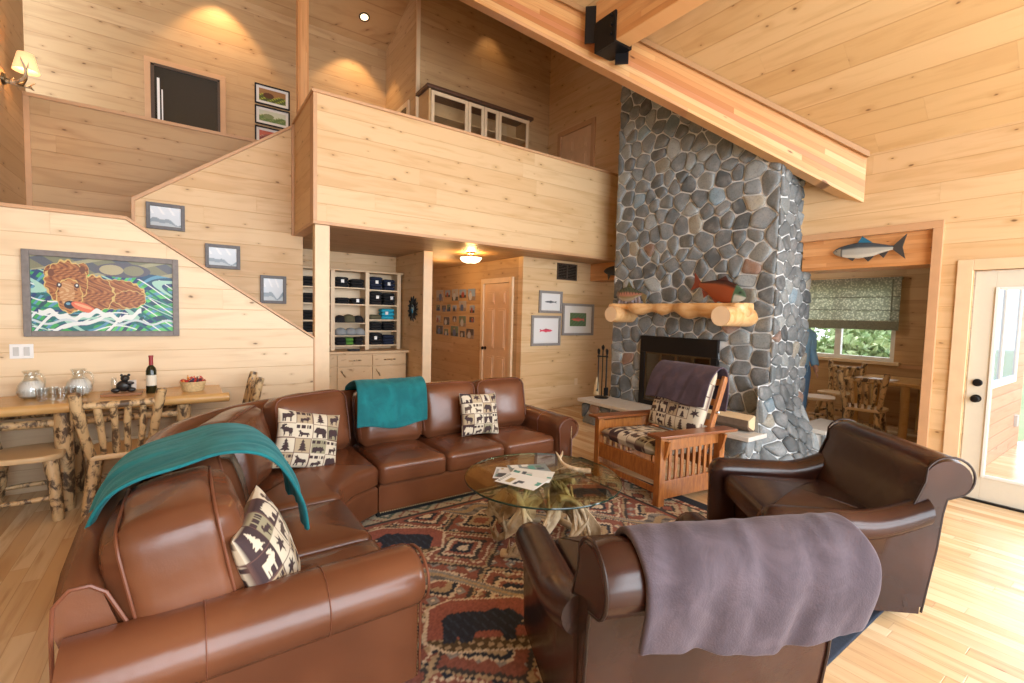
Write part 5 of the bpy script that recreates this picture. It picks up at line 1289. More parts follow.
def snap(seed):
    def f(U, V):
        rs = np.random.RandomState(seed); C = np.zeros(U.shape + (3,)); C[:] = [(.25, .35, .5), (.1, .08, .07), (.4, .38, .35), (.15, .2, .12)][rs.randint(4)]
        put(C, V < .35, [(.05, .06, .05), (.3, .22, .15), (.05, .1, .2)][rs.randint(3)]); cx = .35 + .3 * rs.rand(); put(C, ((U - cx) / .22)**2 + ((V - .35) / .35)**2 < 1, [(.03, .03, .06), (.35, .08, .05), (.1, .15, .3), (.5, .5, .5)][rs.randint(4)]); put(C, ((U - cx) / .09)**2 + ((V - .74) / .10)**2 < 1, (.45, .27, .18))
        e = np.minimum(np.minimum(U, 1 - U), np.minimum(V, 1 - V)); put(C, e < .04, (.35, .33, .30)); return C
    return f
for k, (ya, yb, zt, zb) in enumerate(PH):
    cy, cz, W_, H_ = (ya + yb)/2, (zt + zb)/2, ya - yb, zt - zb
    o = grid(lambda U, V: (4.262 + 0*U, cy - (U - .5) * W_, cz + (V - .5) * H_), 26, 26, snap(k + 40), 'snapshot_picture', PRINT, solid=.003)
    tag(o, labs[k], 'photo', 'snapshots on the hall wall')
# ------------------------------------------------------------------ hutch with folded clothing
HW = logmat('hickory_cabinet', (.70, .50, .29), (.60, .40, .21), (.36, .20, .09), .34, .45, stretch=(3, 3, 9))
ht = thing('display_hutch', 'built in light wood hutch with open shelves of clothing over drawers', 'cabinet', (2.05, 7.2, 0))
X0, X1 = -.80, .79
w = MB(); w.box(X0, -.24, .06, X1, .30, .90); w.build('cabinet_body', HW, ht, smooth=False)
w = MB(); w.box(X0 - .02, -.28, .90, X1 + .06, .30, .935); w.build('counter', HW, ht, smooth=False, bevel=.004)
w = MB(); w.box(X0, .27, .935, X1, .30, 2.13); w.build('back_panel', TRIML, ht, smooth=False)
w = MB(); w.box(X0 - .02, -.02, 2.13, X1 + .03, .31, 2.16); w.build('top_board', HW, ht, smooth=False, bevel=.003)
bx = [X0, -.27, .245, X1 - .0]
for k, x_ in enumerate((X0 + .02, -.265, .25, X1 - .03)):
    w = MB(); w.box(x_ - .03, 0, .935, x_ + .03, .27, 2.13); w.build('upright', TRIML, ht, smooth=False, bevel=.002)
zs = {1: (1.88, 1.63, 1.345, 1.155), 2: (1.865, 1.63, 1.40, 1.225), 0: (1.87, 1.63, 1.38, 1.2)}
for b_, zz in zs.items():
    xa, xb = [(X0 + .05, -.295), (-.235, .22), (.28, X1 - .06)][b_]
    for z_ in zz + (1.0,): w = MB(); w.box(xa, .01, z_ - .009, xb, .27, z_ + .009); w.build('shelf', TRIML, ht, smooth=False)
for b_ in range(3):
    xa, xb = [(X0 + .01, -.275), (-.265, .245), (.255, X1 - .01)][b_]
    d_ = MB().box(xa, -.262, .72, xb, -.24, .885).build('drawer', HW, ht, smooth=False, bevel=.003)
    w = MB(); w.tube(bez(((xa + xb)/2 - .09, -.262, .80), ((xa+xb)/2 - .06, -.30, .80), ((xa+xb)/2 + .06, -.30, .81), ((xa+xb)/2 + .09, -.262, .80)), .009, 8, wob=.15); w.build('twig_pull', LOG, d_)
    d_ = MB().box(xa, -.262, .08, xb, -.24, .705).build('door', HW, ht, smooth=False, bevel=.003)
    w = MB(); w.tube([(xa + .05, -.275, .66), (xa + .09, -.285, .60), (xa + .11, -.275, .56)], .010, 8, wob=.15); w.build('twig_pull', LOG, d_)
DKC = [flat('black_cloth', (.012, .012, .014), .9, nz=.4, scale=12, bump=.5), flat('navy_cloth', (.015, .022, .05), .9, nz=.4, scale=12, bump=.5), flat('grey_cloth', (.30, .32, .33), .9, nz=.2), flat('green_cloth', (.10, .28, .04), .9), flat('turquoise_cloth', (.02, .38, .55), .8), flat('olive_cloth', (.12, .11, .06), .9)]
GRPC = 'folded clothes and caps in the hutch'
def clothes(x_, z_, w_, h_, m, label, tagc=True, d=.2, y_=7.325):
    o = thing('folded_clothes', label, 'clothing', (x_, y_, z_ + .0095), 0, GRPC)
    k = max(1, round(h_ / .05))
    for i in range(k):
        w = MB(); rbox(w, w_ * rnd(.93, 1), d * rnd(.92, 1), h_ / k * 1.0, h_ / k * .42, (.003, .006, .004), 5, Matrix.Translation((rnd(-.006, .006), 0, h_ / k * (i + .5)))); w.build('folded_layer', m, o, angle=180)
    if tagc: MB().cbox(rnd(-.2, .2) * w_, -d/2 - .012, h_ * .6, .045, .003, .05).build('price_tag', WHITE2, o, smooth=False)
def cap(x_, z_, m, label, s=1.0, y_=7.26):
    o = thing('baseball_cap', label, 'cap', (x_, y_, z_ + .0095), 0, GRPC)
    w = MB(); w.lathe([(.085 * s, 0), (.088 * s, .03 * s), (.08 * s, .07 * s), (.055 * s, .098 * s), (.02 * s, .11 * s), (.002, .112 * s)], seg=18); w.build('crown', m, o, angle=60)
    w = MB(); n_ = 9; top = [(.078 * s * math.cos(R(200 + 140 * k / 8)), -.02 + .078 * s * math.sin(R(200 + 140 * k / 8))) for k in range(n_)]; out_ = [(.075 * s * math.cos(R(200 + 140 * k / 8)), -.06 + .09 * s * math.sin(R(200 + 140 * k / 8))) for k in range(n_)]
    vs = [(a, b, .012) for a, b in top] + [(a, b, .004) for a, b in out_]; w.add(vs, [(k, k + 1, k + 1 + n_, k + n_) for k in range(n_ - 1)]); w.build('brim', m, o, solid=.004)
cx1, cx2, cx0 = 2.05 - .0075, 2.05 + .505, 2.05 - .52
clothes(cx1 - .11, 1.88, .2, .15, DKC[0], 'black folded tops on the left of the top shelf, left bay'); clothes(cx1 + .12, 1.88, .2, .13, DKC[0], 'black folded tops on the right of the top shelf, left bay', False)
clothes(cx1 - .10, 1.63, .2, .09, DKC[0], 'low black stack at the left of the second shelf, left bay', False); clothes(cx1 + .12, 1.63, .19, .09, DKC[0], 'low black stack at the right of the second shelf, left bay')
cap(cx1 - .14, 1.345, DKC[0], 'black cap at the left of the middle shelf, left bay'); cap(cx1 - .01, 1.345, DKC[5], 'olive camouflage cap in the middle shelf of the left bay', 1.15); cap(cx1 + .13, 1.345, DKC[0], 'black cap at the right of the middle shelf, left bay')
cap(cx1 - .13, 1.155, DKC[2], 'pale grey cap at the left of the fourth shelf, left bay'); cap(cx1 + .02, 1.155, DKC[2], 'pale grey cap in the centre of the fourth shelf, left bay'); cap(cx1 + .15, 1.155, DKC[2], 'pale grey cap at the right of the fourth shelf, left bay')
clothes(cx1 - .12, 1.0, .16, .11, DKC[0], 'black bundle at the left of the bottom shelf, left bay', False); clothes(cx1 + .0, 1.0, .13, .11, DKC[3], 'bright green bundle on the bottom shelf of the left bay', False); clothes(cx1 + .15, 1.0, .13, .11, DKC[0], 'black bundle at the right of the bottom shelf, left bay', False)
clothes(cx2 - .10, 1.865, .2, .20, DKC[1], 'navy folded tops at the left of the top shelf, right bay'); clothes(cx2 + .11, 1.865, .19, .17, DKC[1], 'navy folded tops at the right of the top shelf, right bay')
clothes(cx2 - .10, 1.63, .2, .20, DKC[0], 'black folded tops at the left of the second shelf, right bay'); clothes(cx2 + .11, 1.63, .19, .19, DKC[0], 'black folded tops at the right of the second shelf, right bay')
clothes(cx2 - .11, 1.40, .19, .07, DKC[5], 'olive garment at the left of the middle shelf, right bay', False); clothes(cx2 + .09, 1.40, .21, .17, DKC[4], 'bright turquoise garments on the middle shelf of the right bay')
clothes(cx2 - .10, 1.225, .2, .13, DKC[0], 'black garments at the left of the fourth shelf, right bay', False); clothes(cx2 + .11, 1.225, .19, .13, DKC[0], 'black garments at the right of the fourth shelf, right bay', False)
clothes(cx2 - .10, 1.0, .2, .18, DKC[0], 'black garments at the left of the bottom shelf, right bay'); clothes(cx2 + .11, 1.0, .19, .15, DKC[1], 'dark garments at the right of the bottom shelf, right bay', False)
for k, zz in enumerate((1.87, 1.63, 1.38, 1.2)): clothes(cx0 - .0, zz, .36, .14, DKC[0], f'dark folded stack in the partly hidden bay behind the post, {["top", "second", "third", "fourth"][k]} shelf', False)
tr_ = tag(MB().cbox(2.05, 7.05, .95, .16, .10, .028).build('small_tray', BLK, smooth=False, bevel=.005), 'small black tray on the counter of the hutch', 'tray')
# starburst mirror
mr = thing('antler_mirror', 'small round mirror ringed with dark spikes on the partition wall', 'mirror', (2.868, 6.74, 1.59))
w = MB(); n_ = 26
for k in range(n_):
    a = 2*PI*k/n_; L = .20 if k % 2 else .155
    w.tube([(-.012, .075 * math.cos(a), .075 * math.sin(a)), (-.02, L * .8 * math.cos(a + .05), L * .8 * math.sin(a + .05)), (-.012, L * math.cos(a), L * math.sin(a))], [.016, .014, .004], 6)
w.build('spiked_frame', flat('dark_iron', (.02, .02, .022), .5), mr)
w = MB(); w.lathe([(.085, 0), (.085, .014), (.075, .02), (.002, .02)], seg=28, M=Matrix.Rotation(-PI/2, 4, 'Y')); w.build('mirror_glass', flat('silver_mirror', (.35, .5, .6), .06, metal=.9, nz=.02), mr)
# hall ceiling bowl light, sconce, recessed lights
def emis(name, col, s_):
    t = NT(name); t.fin(col, .5, Emission_Color=(*col, 1), Emission_Strength=s_); return t.mat
hl = thing('ceiling_bowl_light', 'white scalloped glass bowl light glowing on the hall ceiling', 'ceiling light', (3.46, 6.04, 2.44))
w = MB(); w.lathe([(.07, -.001), (.07, -.02), (.02, -.03), (.015, -.07), (.002, -.07)], seg=20); w.build('canopy', BRASS, hl)
w = MB(); rings = []
for r_, z_ in ((.155, -.075), (.15, -.10), (.12, -.135), (.06, -.155), (.005, -.16)): rings.append([(r_ * (1 + .05 * math.cos(8 * f)) * math.cos(f), r_ * (1 + .05 * math.cos(8 * f)) * math.sin(f), z_) for f in [2*PI*j/48 for j in range(48)]])
w.ring_loft(rings, False); w.build('glass_bowl', emis('lit_alabaster', (1, .80, .50), 3.0), hl, solid=.004)
w = MB()
for k in range(8): f = 2*PI*k/8; w.tube([(.155 * math.cos(f), .155 * math.sin(f), -.073), (.123 * math.cos(f), .123 * math.sin(f), -.137), (.0, .0, -.165)], .004, 6)
w.build('bowl_ribs', BRASS, hl)
point('hall_lamp', (3.46, 6.04, 2.375), 34, (1, .55, .16), .05)
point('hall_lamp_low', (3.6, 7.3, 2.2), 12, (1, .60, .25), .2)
sc_ = thing('antler_sconce', 'antler wall sconce with a glowing parchment shade at the upper left', 'wall lamp', (-1.43, 6.66, 3.70))
MB().lathe([(.06, 0), (.05, .02), (.002, .025)], seg=16, M=Matrix.Rotation(PI/2, 4, 'Y')).build('wall_plate', BRASS, sc_)
for sy in (-1, 1): antler(sc_, Matrix.Translation((.02, 0, -.02)) @ Matrix.Rotation(sy * .9, 4, 'X') @ Matrix.Rotation(-.2 * sy, 4, 'Z'), .55)
w = MB(); w.lathe([(.10, .0), (.06, .17)], (.16, .02, .12), 24, cap=False); w.build('lamp_shade', emis('lit_parchment', (.95, .62, .30), .9), sc_, solid=.003)
w = MB(); w.tube([(.02, 0, 0), (.14, .0, -.03), (.16, .02, .05), (.16, .02, .16)], .010, 8); w.build('arm', BRASS, sc_)
point('sconce_lamp', (-1.27, 6.68, 3.88), 5, WARM, .03)
def can(x_, y_, lb, p=28):
    z_ = RZ - .31 * (y_ - RY) - .002; tilt = math.atan(.31)
    o = thing('recessed_light', lb, 'ceiling light', (x_, y_, z_), 0, 'recessed lights upstairs'); M_ = Matrix.Rotation(-tilt, 4, 'X')
    w = MB(); w.lathe([(.062, -.003), (.088, -.004), (.09, .01), (.062, .01)], seg=28, M=M_, cap=False); w.build('trim_ring', BRN, o)
    w = MB(); w.lathe([(.064, .0), (.002, .001)], seg=24, M=M_, cap=False); w.build('lens', emis('lit_lens', (1, .84, .55), 3.0), o)
    spot('recessed_lamp', (x_, y_, z_ - .03), (x_ - .1, y_ + .25, z_ - 1.6), p, WARM, 78, .35)
can(2.465, 7.98, 'lit recessed light with dark trim in the sloped upstairs ceiling', 90)
z8 = RZ - .31 * (8.0 - RY); spot('recessed_lamp_left', (.45, 8.05, z8 - .05), (.45, 8.5, z8 - 1.9), 80, WARM, 80, .4)
spot('recessed_lamp_right', (4.3, 6.75, 6.55), (4.4, 7.0, 4.8), 12, WARM, 80, .6)
# ------------------------------------------------------------------ upstairs glass-front cabinet
uc = thing('glass_front_cabinet', 'long low wooden cabinet with glass doors behind the loft rail', 'cabinet', (3.98, 6.85, 2.74))
CW = logmat('cabinet_pine', (.62, .42, .22), (.50, .30, .13), (.26, .12, .05), .30, .4, stretch=(5, 5, 9))
L_, D_, H_ = .95, .20, 2.17
w = MB(); w.box(-L_, -D_, 0, -L_ + .03, .19, H_).box(L_ - .03, -D_, 0, L_, .19, H_).box(-L_ + .03, .17, 0, L_ - .03, .19, H_).box(-L_ + .03, -D_, 0, L_ - .03, .17, 1.2); w.build('carcass', CW, uc, smooth=False)
w = MB(); w.box(-L_ - .05, -D_ - .05, H_, L_ + .05, .2, H_ + .05); w.build('cornice', flat('dark_walnut', (.10, .045, .025), .4), uc, smooth=False, bevel=.008)
for z_ in (1.5, 1.82): w = MB(); w.box(-L_ + .03, -D_ + .03, z_ - .01, L_ - .03, .17, z_ + .01); w.build('shelf', CW, uc, smooth=False)
xd = [-L_ + .03, -.28, .02, .30, L_ - .03]
for a, b in zip(xd, xd[1:]):
    w = MB(); s_ = .055; w.box(a + .004, -D_ - .02, 1.25, a + s_, -D_, H_ - .02).box(b - s_, -D_ - .02, 1.25, b - .004, -D_, H_ - .02).box(a + s_, -D_ - .02, 1.25, b - s_, -D_, 1.25 + s_).box(a + s_, -D_ - .02, H_ - .02 - s_, b - s_, -D_, H_ - .02)
    d_ = w.build('door', TRIML, uc, smooth=False, bevel=.003); MB().box(a + s_, -D_ - .012, 1.25 + s_, b - s_, -D_ - .008, H_ - .02 - s_).build('pane', GLASS, d_, smooth=False)
for k, (x_, c_, lb) in enumerate(((3.32, (.04, .10, .16), 'blue folded blanket in the left of the upstairs glass cabinet'), (3.84, (.02, .02, .025), 'dark pottery bowl in the middle of the upstairs glass cabinet'))):
    w = MB(); rbox(w, .34 if k == 0 else .16, .22, .12, .04, n=5) if k == 0 else w.lathe([(.05, -.06), (.09, 0), (.10, .05), (.09, .05), (.002, -.04)], seg=20)
    o = w.build('folded_blanket' if k == 0 else 'pottery_bowl', flat('item_%s' % 'ab'[k], c_, .7), angle=180); o.location = (x_, 6.84, 2.74 + 1.51 + .062); tag(o, lb, 'blanket' if k == 0 else 'bowl')

# ------------------------------------------------------------------ metal fish
def fish(name, label, loc, M, L, H, T, colf, cat='fish decoration', tail=.24, flip=1):
    o = thing(name, label, cat, loc)
    ny, nx = 22, 44
    prof_x = [0, .03, .10, .22, .38, .55, .70, .80, .86]; top_ = [.0, .16, .30, .42, .50, .42, .26, .15, .13]; bot = [.0, -.14, -.28, -.42, -.50, -.44, -.25, -.14, -.12]
    def fn(U, V):
        x_ = U * .86; t_ = np.interp(x_, prof_x, top_); b_ = np.interp(x_, prof_x, bot); a = V * 2 * PI
        c, h = (t_ + b_) / 2, (t_ - b_) / 2
        z = (c + h * np.sin(a)) * H; y = np.cos(a) * T/2 * np.interp(x_, [0, .1, .35, .7, .86], [.0, .6, 1, .6, .2]); X = (x_ - .45) * L * flip
        P = np.stack([X, y, z], -1) @ np.array(M.to_3x3()).T; return P[..., 0], P[..., 1], P[..., 2]
    grid(fn, nx, ny, lambda U, V: colf(U, np.sin(V * 2 * PI)), 'body', SCALE, o)
    def plate(nm, pts, col):
        w = MB(); w.prism([((a - .45) * L * flip, b * H) for a, b in pts], -.006, .006, 'y', M, c=col); w.build(nm, SCALE, o, smooth=False)
    return o, plate
SCALE = vcol('painted_metal', .35, nz=.08, scale=60, bump=.2)
Mx = Matrix.Rotation(-PI/2, 4, 'Z')      # local x -> world -y (to the right in the picture)
def silver(U, S_):
    C = np.zeros(U.shape + (3,)); C[:] = (.42, .42, .38); put(C, S_ > .35, (.05, .07, .09)); put(C, S_ < -.6, (.6, .58, .5)); put(C, (U < .14) & (S_ < .5), (.35, .30, .22)); put(C, (np.abs(U - .17) < .015), (.05, .05, .05)); put(C, np.hypot((U - .07) * 2, (S_ - .25) * .3) < .05, (.01, .01, .01)); return C
o, pl = fish('salmon_plaque', 'grey silver fish plaque mounted on the cedar header over the dining opening', (5.66, 1.865, 2.285), Mx, .62, .165, .05, silver)
pl('tail_fin', [(.84, .12), (1.0, .75), (.955, .0), (1.0, -.70), (.84, -.12)], (.05, .05, .05)); lab(pl('dorsal_fin', [(.36, .48), (.42, .85), (.56, .42)], (.02, .16, .28)) or o.children[-1], 'blue dorsal fin'); pl('belly_fin', [(.45, -.44), (.52, -.72), (.60, -.40)], (.05, .05, .05)); pl('anal_fin', [(.66, -.30), (.72, -.56), (.78, -.18)], (.05, .05, .05)); pl('pectoral_fin', [(.22, -.42), (.30, -.62), (.34, -.44)], (.05, .05, .05))
o, pl = fish('dark_fish_plaque', 'dark fish plaque on the short cedar header left of the chimney', (5.66, 5.20, 2.29), Mx, .60, .16, .05, lambda U, S_: np.stack([.02 + 0*U, .02 + 0*U, .022 + 0*U], -1))
pl('tail_fin', [(.84, .12), (1.0, .75), (.955, .0), (1.0, -.70), (.84, -.12)], (.02, .02, .02)); pl('belly_fin', [(.15, -.35), (.18, -.9), (.26, -.40)], (.05, .05, .05))
def redf(U, S_):
    C = np.zeros(U.shape + (3,)); C[:] = (.30, .062, .018); put(C, S_ > .60, (.05, .015, .012)); put(C, (U < .24), (.06, .14, .08)); put(C, (U < .22) & (S_ < -.1), (.50, .52, .46)); put(C, (U < .12) & (S_ > .2), (.05, .10, .06)); put(C, np.hypot((U - .13) * 2, (S_ - .35) * .3) < .04, (.01, .01, .01)); return C
Mr = Matrix.Rotation(-PI/2, 4, 'Z') @ Matrix.Rotation(R(16), 4, 'Y')
o, pl = fish('red_salmon_figure', 'rust red metal salmon with green head standing on the right of the log mantel', (5.00, 3.00, 1.875), Mr, .70, .26, .06, redf, flip=-1)
pl('tail_fin', [(.84, .12), (1.0, .46), (.95, .02), (.98, -.36), (.84, -.12)], (.20, .035, .015)); pl('dorsal_fin', [(.36, .46), (.44, .66), (.54, .42)], (.06, .015, .012)); pl('belly_fin', [(.42, -.45), (.47, -.60), (.56, -.42)], (.20, .035, .015)); pl('anal_fin', [(.64, -.32), (.70, -.52), (.78, -.18)], (.20, .035, .015))
w = MB(); w.box(-.03, -.10, -.155, .03, .10, -.148); w.cyl((0, .06, -.15), (0, .06, -.05), .005, seg=6); w.cyl((0, -.06, -.15), (0, -.06, -.05), .005, seg=6); w.build('stand', BLK, o, smooth=False)
def trout(U, S_):
    C = np.zeros(U.shape + (3,)); C[:] = (.30, .26, .12); put(C, S_ > .3, (.08, .10, .06)); put(C, np.abs(S_ - .05) < .2, (.50, .22, .16)); put(C, S_ < -.45, (.5, .45, .35)); put(C, (U < .16), (.25, .16, .10)); put(C, (np.sin(U * 90) * np.sin(S_ * 20 + U * 30) > .7) & (S_ > 0), (.02, .02, .02)); return C
o, pl = fish('trout_figure', 'speckled trout figure on driftwood at the left of the log mantel', (5.03, 4.36, 1.86), Matrix.Rotation(-PI/2, 4, 'Z'), .54, .21, .06, trout, flip=1)
pl('tail_fin', [(.84, .12), (1.0, -.1), (.97, -.5), (.95, -.8), (.84, -.12)], (.25, .2, .1)); pl('dorsal_fin', [(.36, .48), (.42, .85), (.54, .42)], (.07, .08, .04))
w = MB()
for k in range(7): w.tube([(rnd(-.02, .02), .2 - .065 * k, -.12), (rnd(-.02, .02), .18 - .06 * k, -.07), (0, .17 - .055 * k, -.03)], [.022, .018, .01], 7, wob=.2)
w.build('driftwood_base', flat('driftwood', (.32, .28, .30), .8, nz=.4), o)
# ------------------------------------------------------------------ hearth tools, firewood
fs = thing('fireplace_tools', 'black iron fireplace tool set with a straw broom on the left of the hearth', 'fireplace tools', (4.97, 4.76, .356))
w = MB(); w.lathe([(.10, 0), (.105, .012), (.08, .02), (.012, .024), (.008, .03), (.008, .70), (.02, .72), (.024, .75), (.002, .78)], seg=20); w.box(-.10, -.008, .60, .10, .008, .615); w.box(-.008, -.10, .60, .008, .10, .615); w.build('stand', BLK, fs)
w = MB(); w.tube([(.0, .085, .06), (.0, .085, .64)], .006, 6); w.lathe([(.016, .64), (.02, .70), (.002, .72)], (0, .085, 0), 10); w.build('broom_handle', BLK, fs)
w = MB(); w.ring_loft([[(a * math.cos(f), .10 + b * math.sin(f), z_) for f in [2*PI*j/12 for j in range(12)]] for a, b, z_ in ((.03, .055, .03), (.026, .045, .15), (.015, .018, .27), (.01, .01, .29))], True); w.build('broom_head', flat('broom_straw', (.72, .60, .38), .8, nz=.3, scale=60), fs)
for (dx, dy, nm) in ((-.08, 0, 'poker'), (.08, 0, 'tongs'), (0, -.085, 'shovel')):
    w = MB(); w.tube([(dx, dy, .10), (dx, dy, .66)], .007, 6); w.lathe([(.012, .64), (.018, .70), (.002, .72)], (dx, dy, 0), 10)
    if nm == 'shovel': w.box(dx - .04, dy - .006, .04, dx + .04, dy + .006, .16)
    if nm == 'poker': w.tube([(dx, dy, .14), (dx - .03, dy, .11)], .006, 6)
    w.build(nm, BLK, fs)
fl = thing('split_log', 'split firewood log with pale face and bark underside lying on the hearth', 'firewood', (4.92, 2.80, .356), R(92))
fl.scale = (1.05, 1.25, 1.3)
w = MB(); pr = [(-.10, .085), (.0, .13), (.10, .10), (.105, .05), (.06, .01), (.0, .0), (-.06, .01), (-.105, .045)]; rings = []
for i in range(8): x_ = -.28 + .56 * i / 7; rings.append([(x_ + rnd(-.004, .004), a * (1 + rnd(-.03, .03)), b * (1 + rnd(-.02, .02))) for a, b in pr])
w.ring_loft(rings, True); w.build('bark', flat('bark', (.16, .11, .075), .9, nz=.4, scale=20, bump=.6), fl, angle=30)
w = MB(); w.add([(-.281, -.097, .089), (.281, -.097, .089), (.281, .0, .134), (-.281, .0, .134), (-.281, .098, .104), (.281, .098, .104), (-.283, .0, .01), (-.283, -.09, .05), (-.283, .09, .05), (-.283, -.097, .085), (-.283, .0, .13), (-.283, .098, .10)], [(0, 1, 2, 3), (3, 2, 5, 4), (6, 8, 11, 10, 9, 7)]); w.build('split_face', flat('fresh_split_wood', (.74, .58, .36), .6, nz=.15, scale=12), fl, smooth=False, solid=.003)
# ------------------------------------------------------------------ dining window shade
SH = NT('shade_fabric'); t = SH; v, x, y, z = t.xyz(); a = t.n('TexVoronoi', {'Vector': v, 'Scale': 34.0}).outputs[0]; b = t.noise(v, 40, 3)
c = t.mix(t.ss(t.m('ADD', a, t.m('MULTIPLY', b, .5)), .45, .85), (.85, .84, .74), (.48, .49, .42)); t.fin(c, .9)
tl = t.n('BsdfTranslucent', {0: c}); mx = t.n('MixShader', {0: .7}); t.t.links.new(t.b.outputs[0], mx.inputs[1]); t.t.links.new(tl.outputs[0], mx.inputs[2]); t.t.links.new(mx.outputs[0], t.out.inputs[0]); SH = t.mat
rs_ = thing('roman_shade', 'patterned roman shade half lowered over the dining room window', 'window shade', (DX - .05, 3.36, 2.22))
w = MB(); pf = [(.0, 0), (-.03, -.02), (-.03, -.26), (-.022, -.27), (-.032, -.30), (-.032, -.46), (-.024, -.47), (-.036, -.50), (-.036, -.60), (-.03, -.61), (-.045, -.64), (-.045, -.76), (-.02, -.77)]
vs = [(a, yy, b) for yy in (-.99, .99) for a, b in pf]; n_ = len(pf); w.add(vs, [(i, i + 1, i + 1 + n_, i + n_) for i in range(n_ - 1)]); w.build('shade_panel', SH, rs_, smooth=False, solid=.004)
w = MB(); w.box(-.036, -.99, -.02, .03, .99, .03); w.build('head_rail', SH, rs_, smooth=False)
w = MB(); w.box(-.05, -.995, -.775, -.043, .995, -.64).box(-.037, -.90, -.64, -.032, -.88, 0).box(-.037, .88, -.64, -.032, .90, 0).box(-.038, -.99, -.275, -.028, .99, -.265).box(-.04, -.99, -.475, -.03, .99, -.465); w.build('edge_band', flat('shade_band', (.22, .23, .18), .9, nz=.4, scale=50), rs_, smooth=False)
# ------------------------------------------------------------------ outside
DECK = planks('cedar_deck', ('x', 'y'), .14, 3, (.55, .33, .20), (.45, .26, .15), grain=(.3, .14, .07), knots=.1)
S('floor_deck', MB().box(VX + .14, -5, -.22, 14, 1.13, -.04), DECK)
SID = planks('cedar_siding', ('xy', 'z'), .15, 4, (.62, .36, .22), (.56, .31, .18), grain=(.4, .2, .1), knots=.1, groove=.06)
S('wall_exterior', MB().box(VX + .13, 1.10, -.2, 9.0, 1.138, 3.0), SID)
w = MB(); w.box(6.55, 1.07, .88, 6.63, 1.099, 2.10).box(8.22, 1.07, .88, 8.30, 1.099, 2.10).box(6.63, 1.07, .88, 8.22, 1.099, .96).box(6.63, 1.07, 2.02, 8.22, 1.099, 2.10).box(7.35, 1.07, .96, 7.45, 1.099, 2.02)
ew = st(w.build('window_4', WHITE2, smooth=False)); MB().box(6.63, 1.085, .96, 8.22, 1.095, 2.02).build('pane', flat('blue_reflecting_glass', (.16, .24, .32), .08), ew, smooth=False)
MB().box(8.6, 1.07, .28, 8.72, 1.099, .42).build('outlet_box', flat('grey_box', (.5, .5, .5), .5), None, smooth=False)
tag(bpy.data.objects['outlet_box'], 'grey weatherproof outlet box on the cedar siding outside the patio door', 'outlet')
S('floor_lawn', MB().box(9.3, -12, -.6, 60, 40, -.5), flat('lawn', (.30, .36, .20), .95, nz=.3, scale=3))
LEAFM = NT('foliage'); t = LEAFM; v, *_ = t.xyz(); t.fin(t.mix(t.ss(t.noise(v, 2.5, 3), .35, .65), (.20, .32, .12), (.42, .50, .26)), .6); LEAFM = t.mat
TRK = flat('trunk_bark', (.15, .10, .06), .9)
def tree(x_, y_, h_, r_, lb, n=2600):
    o = thing('leafy_tree', lb, 'tree', (x_, y_, -.5), 0, 'trees beyond the dining room window')
    rs = np.random.RandomState(int(x_ * 10 + y_ * 7)); w = MB(); w.log((0, 0, 0), (0, 0, h_ * .7), .12, .05); w.build('trunk', TRK, o)
    w = MB(); vs, fsx = [], []
    for k in range(n):
        d = rs.normal(size=3); d /= np.linalg.norm(d); rr = rs.rand() ** .4; p = d * rr * np.array((r_, r_, h_ * .36)) * (1 + .2 * math.sin(d[0] * 5 + d[2] * 7)); p[2] += h_ * .58
        a, b = rs.normal(size=3), rs.normal(size=3); a /= np.linalg.norm(a); b -= a * a.dot(b); b /= np.linalg.norm(b); s_ = .10 + .08 * rs.rand()
        i = len(vs); vs += [tuple(p - a * s_), tuple(p + b * s_ * .5), tuple(p + a * s_), tuple(p - b * s_ * .5)]; fsx.append((i, i+1, i+2, i+3))
    w.add(vs, fsx); w.build('foliage', LEAFM, o, smooth=False, fixn=False)
for a in ((19.5, 5.4, 3.6, 1.7, 'pale green tree seen through the left pane of the dining window'), (19.2, 9.2, 3.9, 1.7, 'light green tree beyond the dining window, behind the person'), (22.0, 13.2, 4.4, 2.0, 'green tree beyond the far left of the dining window'), (25, 9.0, 5.6, 2.6, 'taller hazy tree behind the others outside the dining window'), (15.0, 5.0, 1.9, 1.1, 'low rounded shrub outside the right pane of the dining window')): tree(*a)
# ------------------------------------------------------------------ person by the chimney
SKIN = flat('skin', (.50, .28, .19), .5, nz=.05); SHIRT = flat('light_blue_shirt', (.22, .42, .62), .85, nz=.15, scale=14, bump=.3); JEAN = flat('blue_denim', (.10, .20, .34), .9, nz=.2, scale=20); HAIR = flat('black_hair', (.012, .01, .009), .5)
ps = thing('person', 'person in a light blue shirt and jeans standing half hidden behind the chimney', 'person', (6.86, 2.955, 0), R(150))
def skin_body(name, nodes, edges, mat, parent, sub=2):
    me = bpy.data.meshes.new(name); me.from_pydata([n[0] for n in nodes], edges, []); o = bpy.data.objects.new(name, me); COL.objects.link(o); o.parent = parent
    md = o.modifiers.new('sk', 'SKIN'); sv = me.skin_vertices[0].data if me.skin_vertices else None
    if sv is None:
        bm = bmesh.new(); bm.from_mesh(me); lay = bm.verts.layers.skin.verify(); bm.to_mesh(me); bm.free(); sv = me.skin_vertices[0].data
    for i, n in enumerate(nodes): r_ = n[1]; sv[i].radius = r_ if isinstance(r_, tuple) else (r_, r_)
    sv[0].use_root = True; md.use_smooth_shade = True
    m2 = o.modifiers.new('ss', 'SUBSURF'); m2.levels = sub; m2.render_levels = sub; me.materials.append(mat); return o
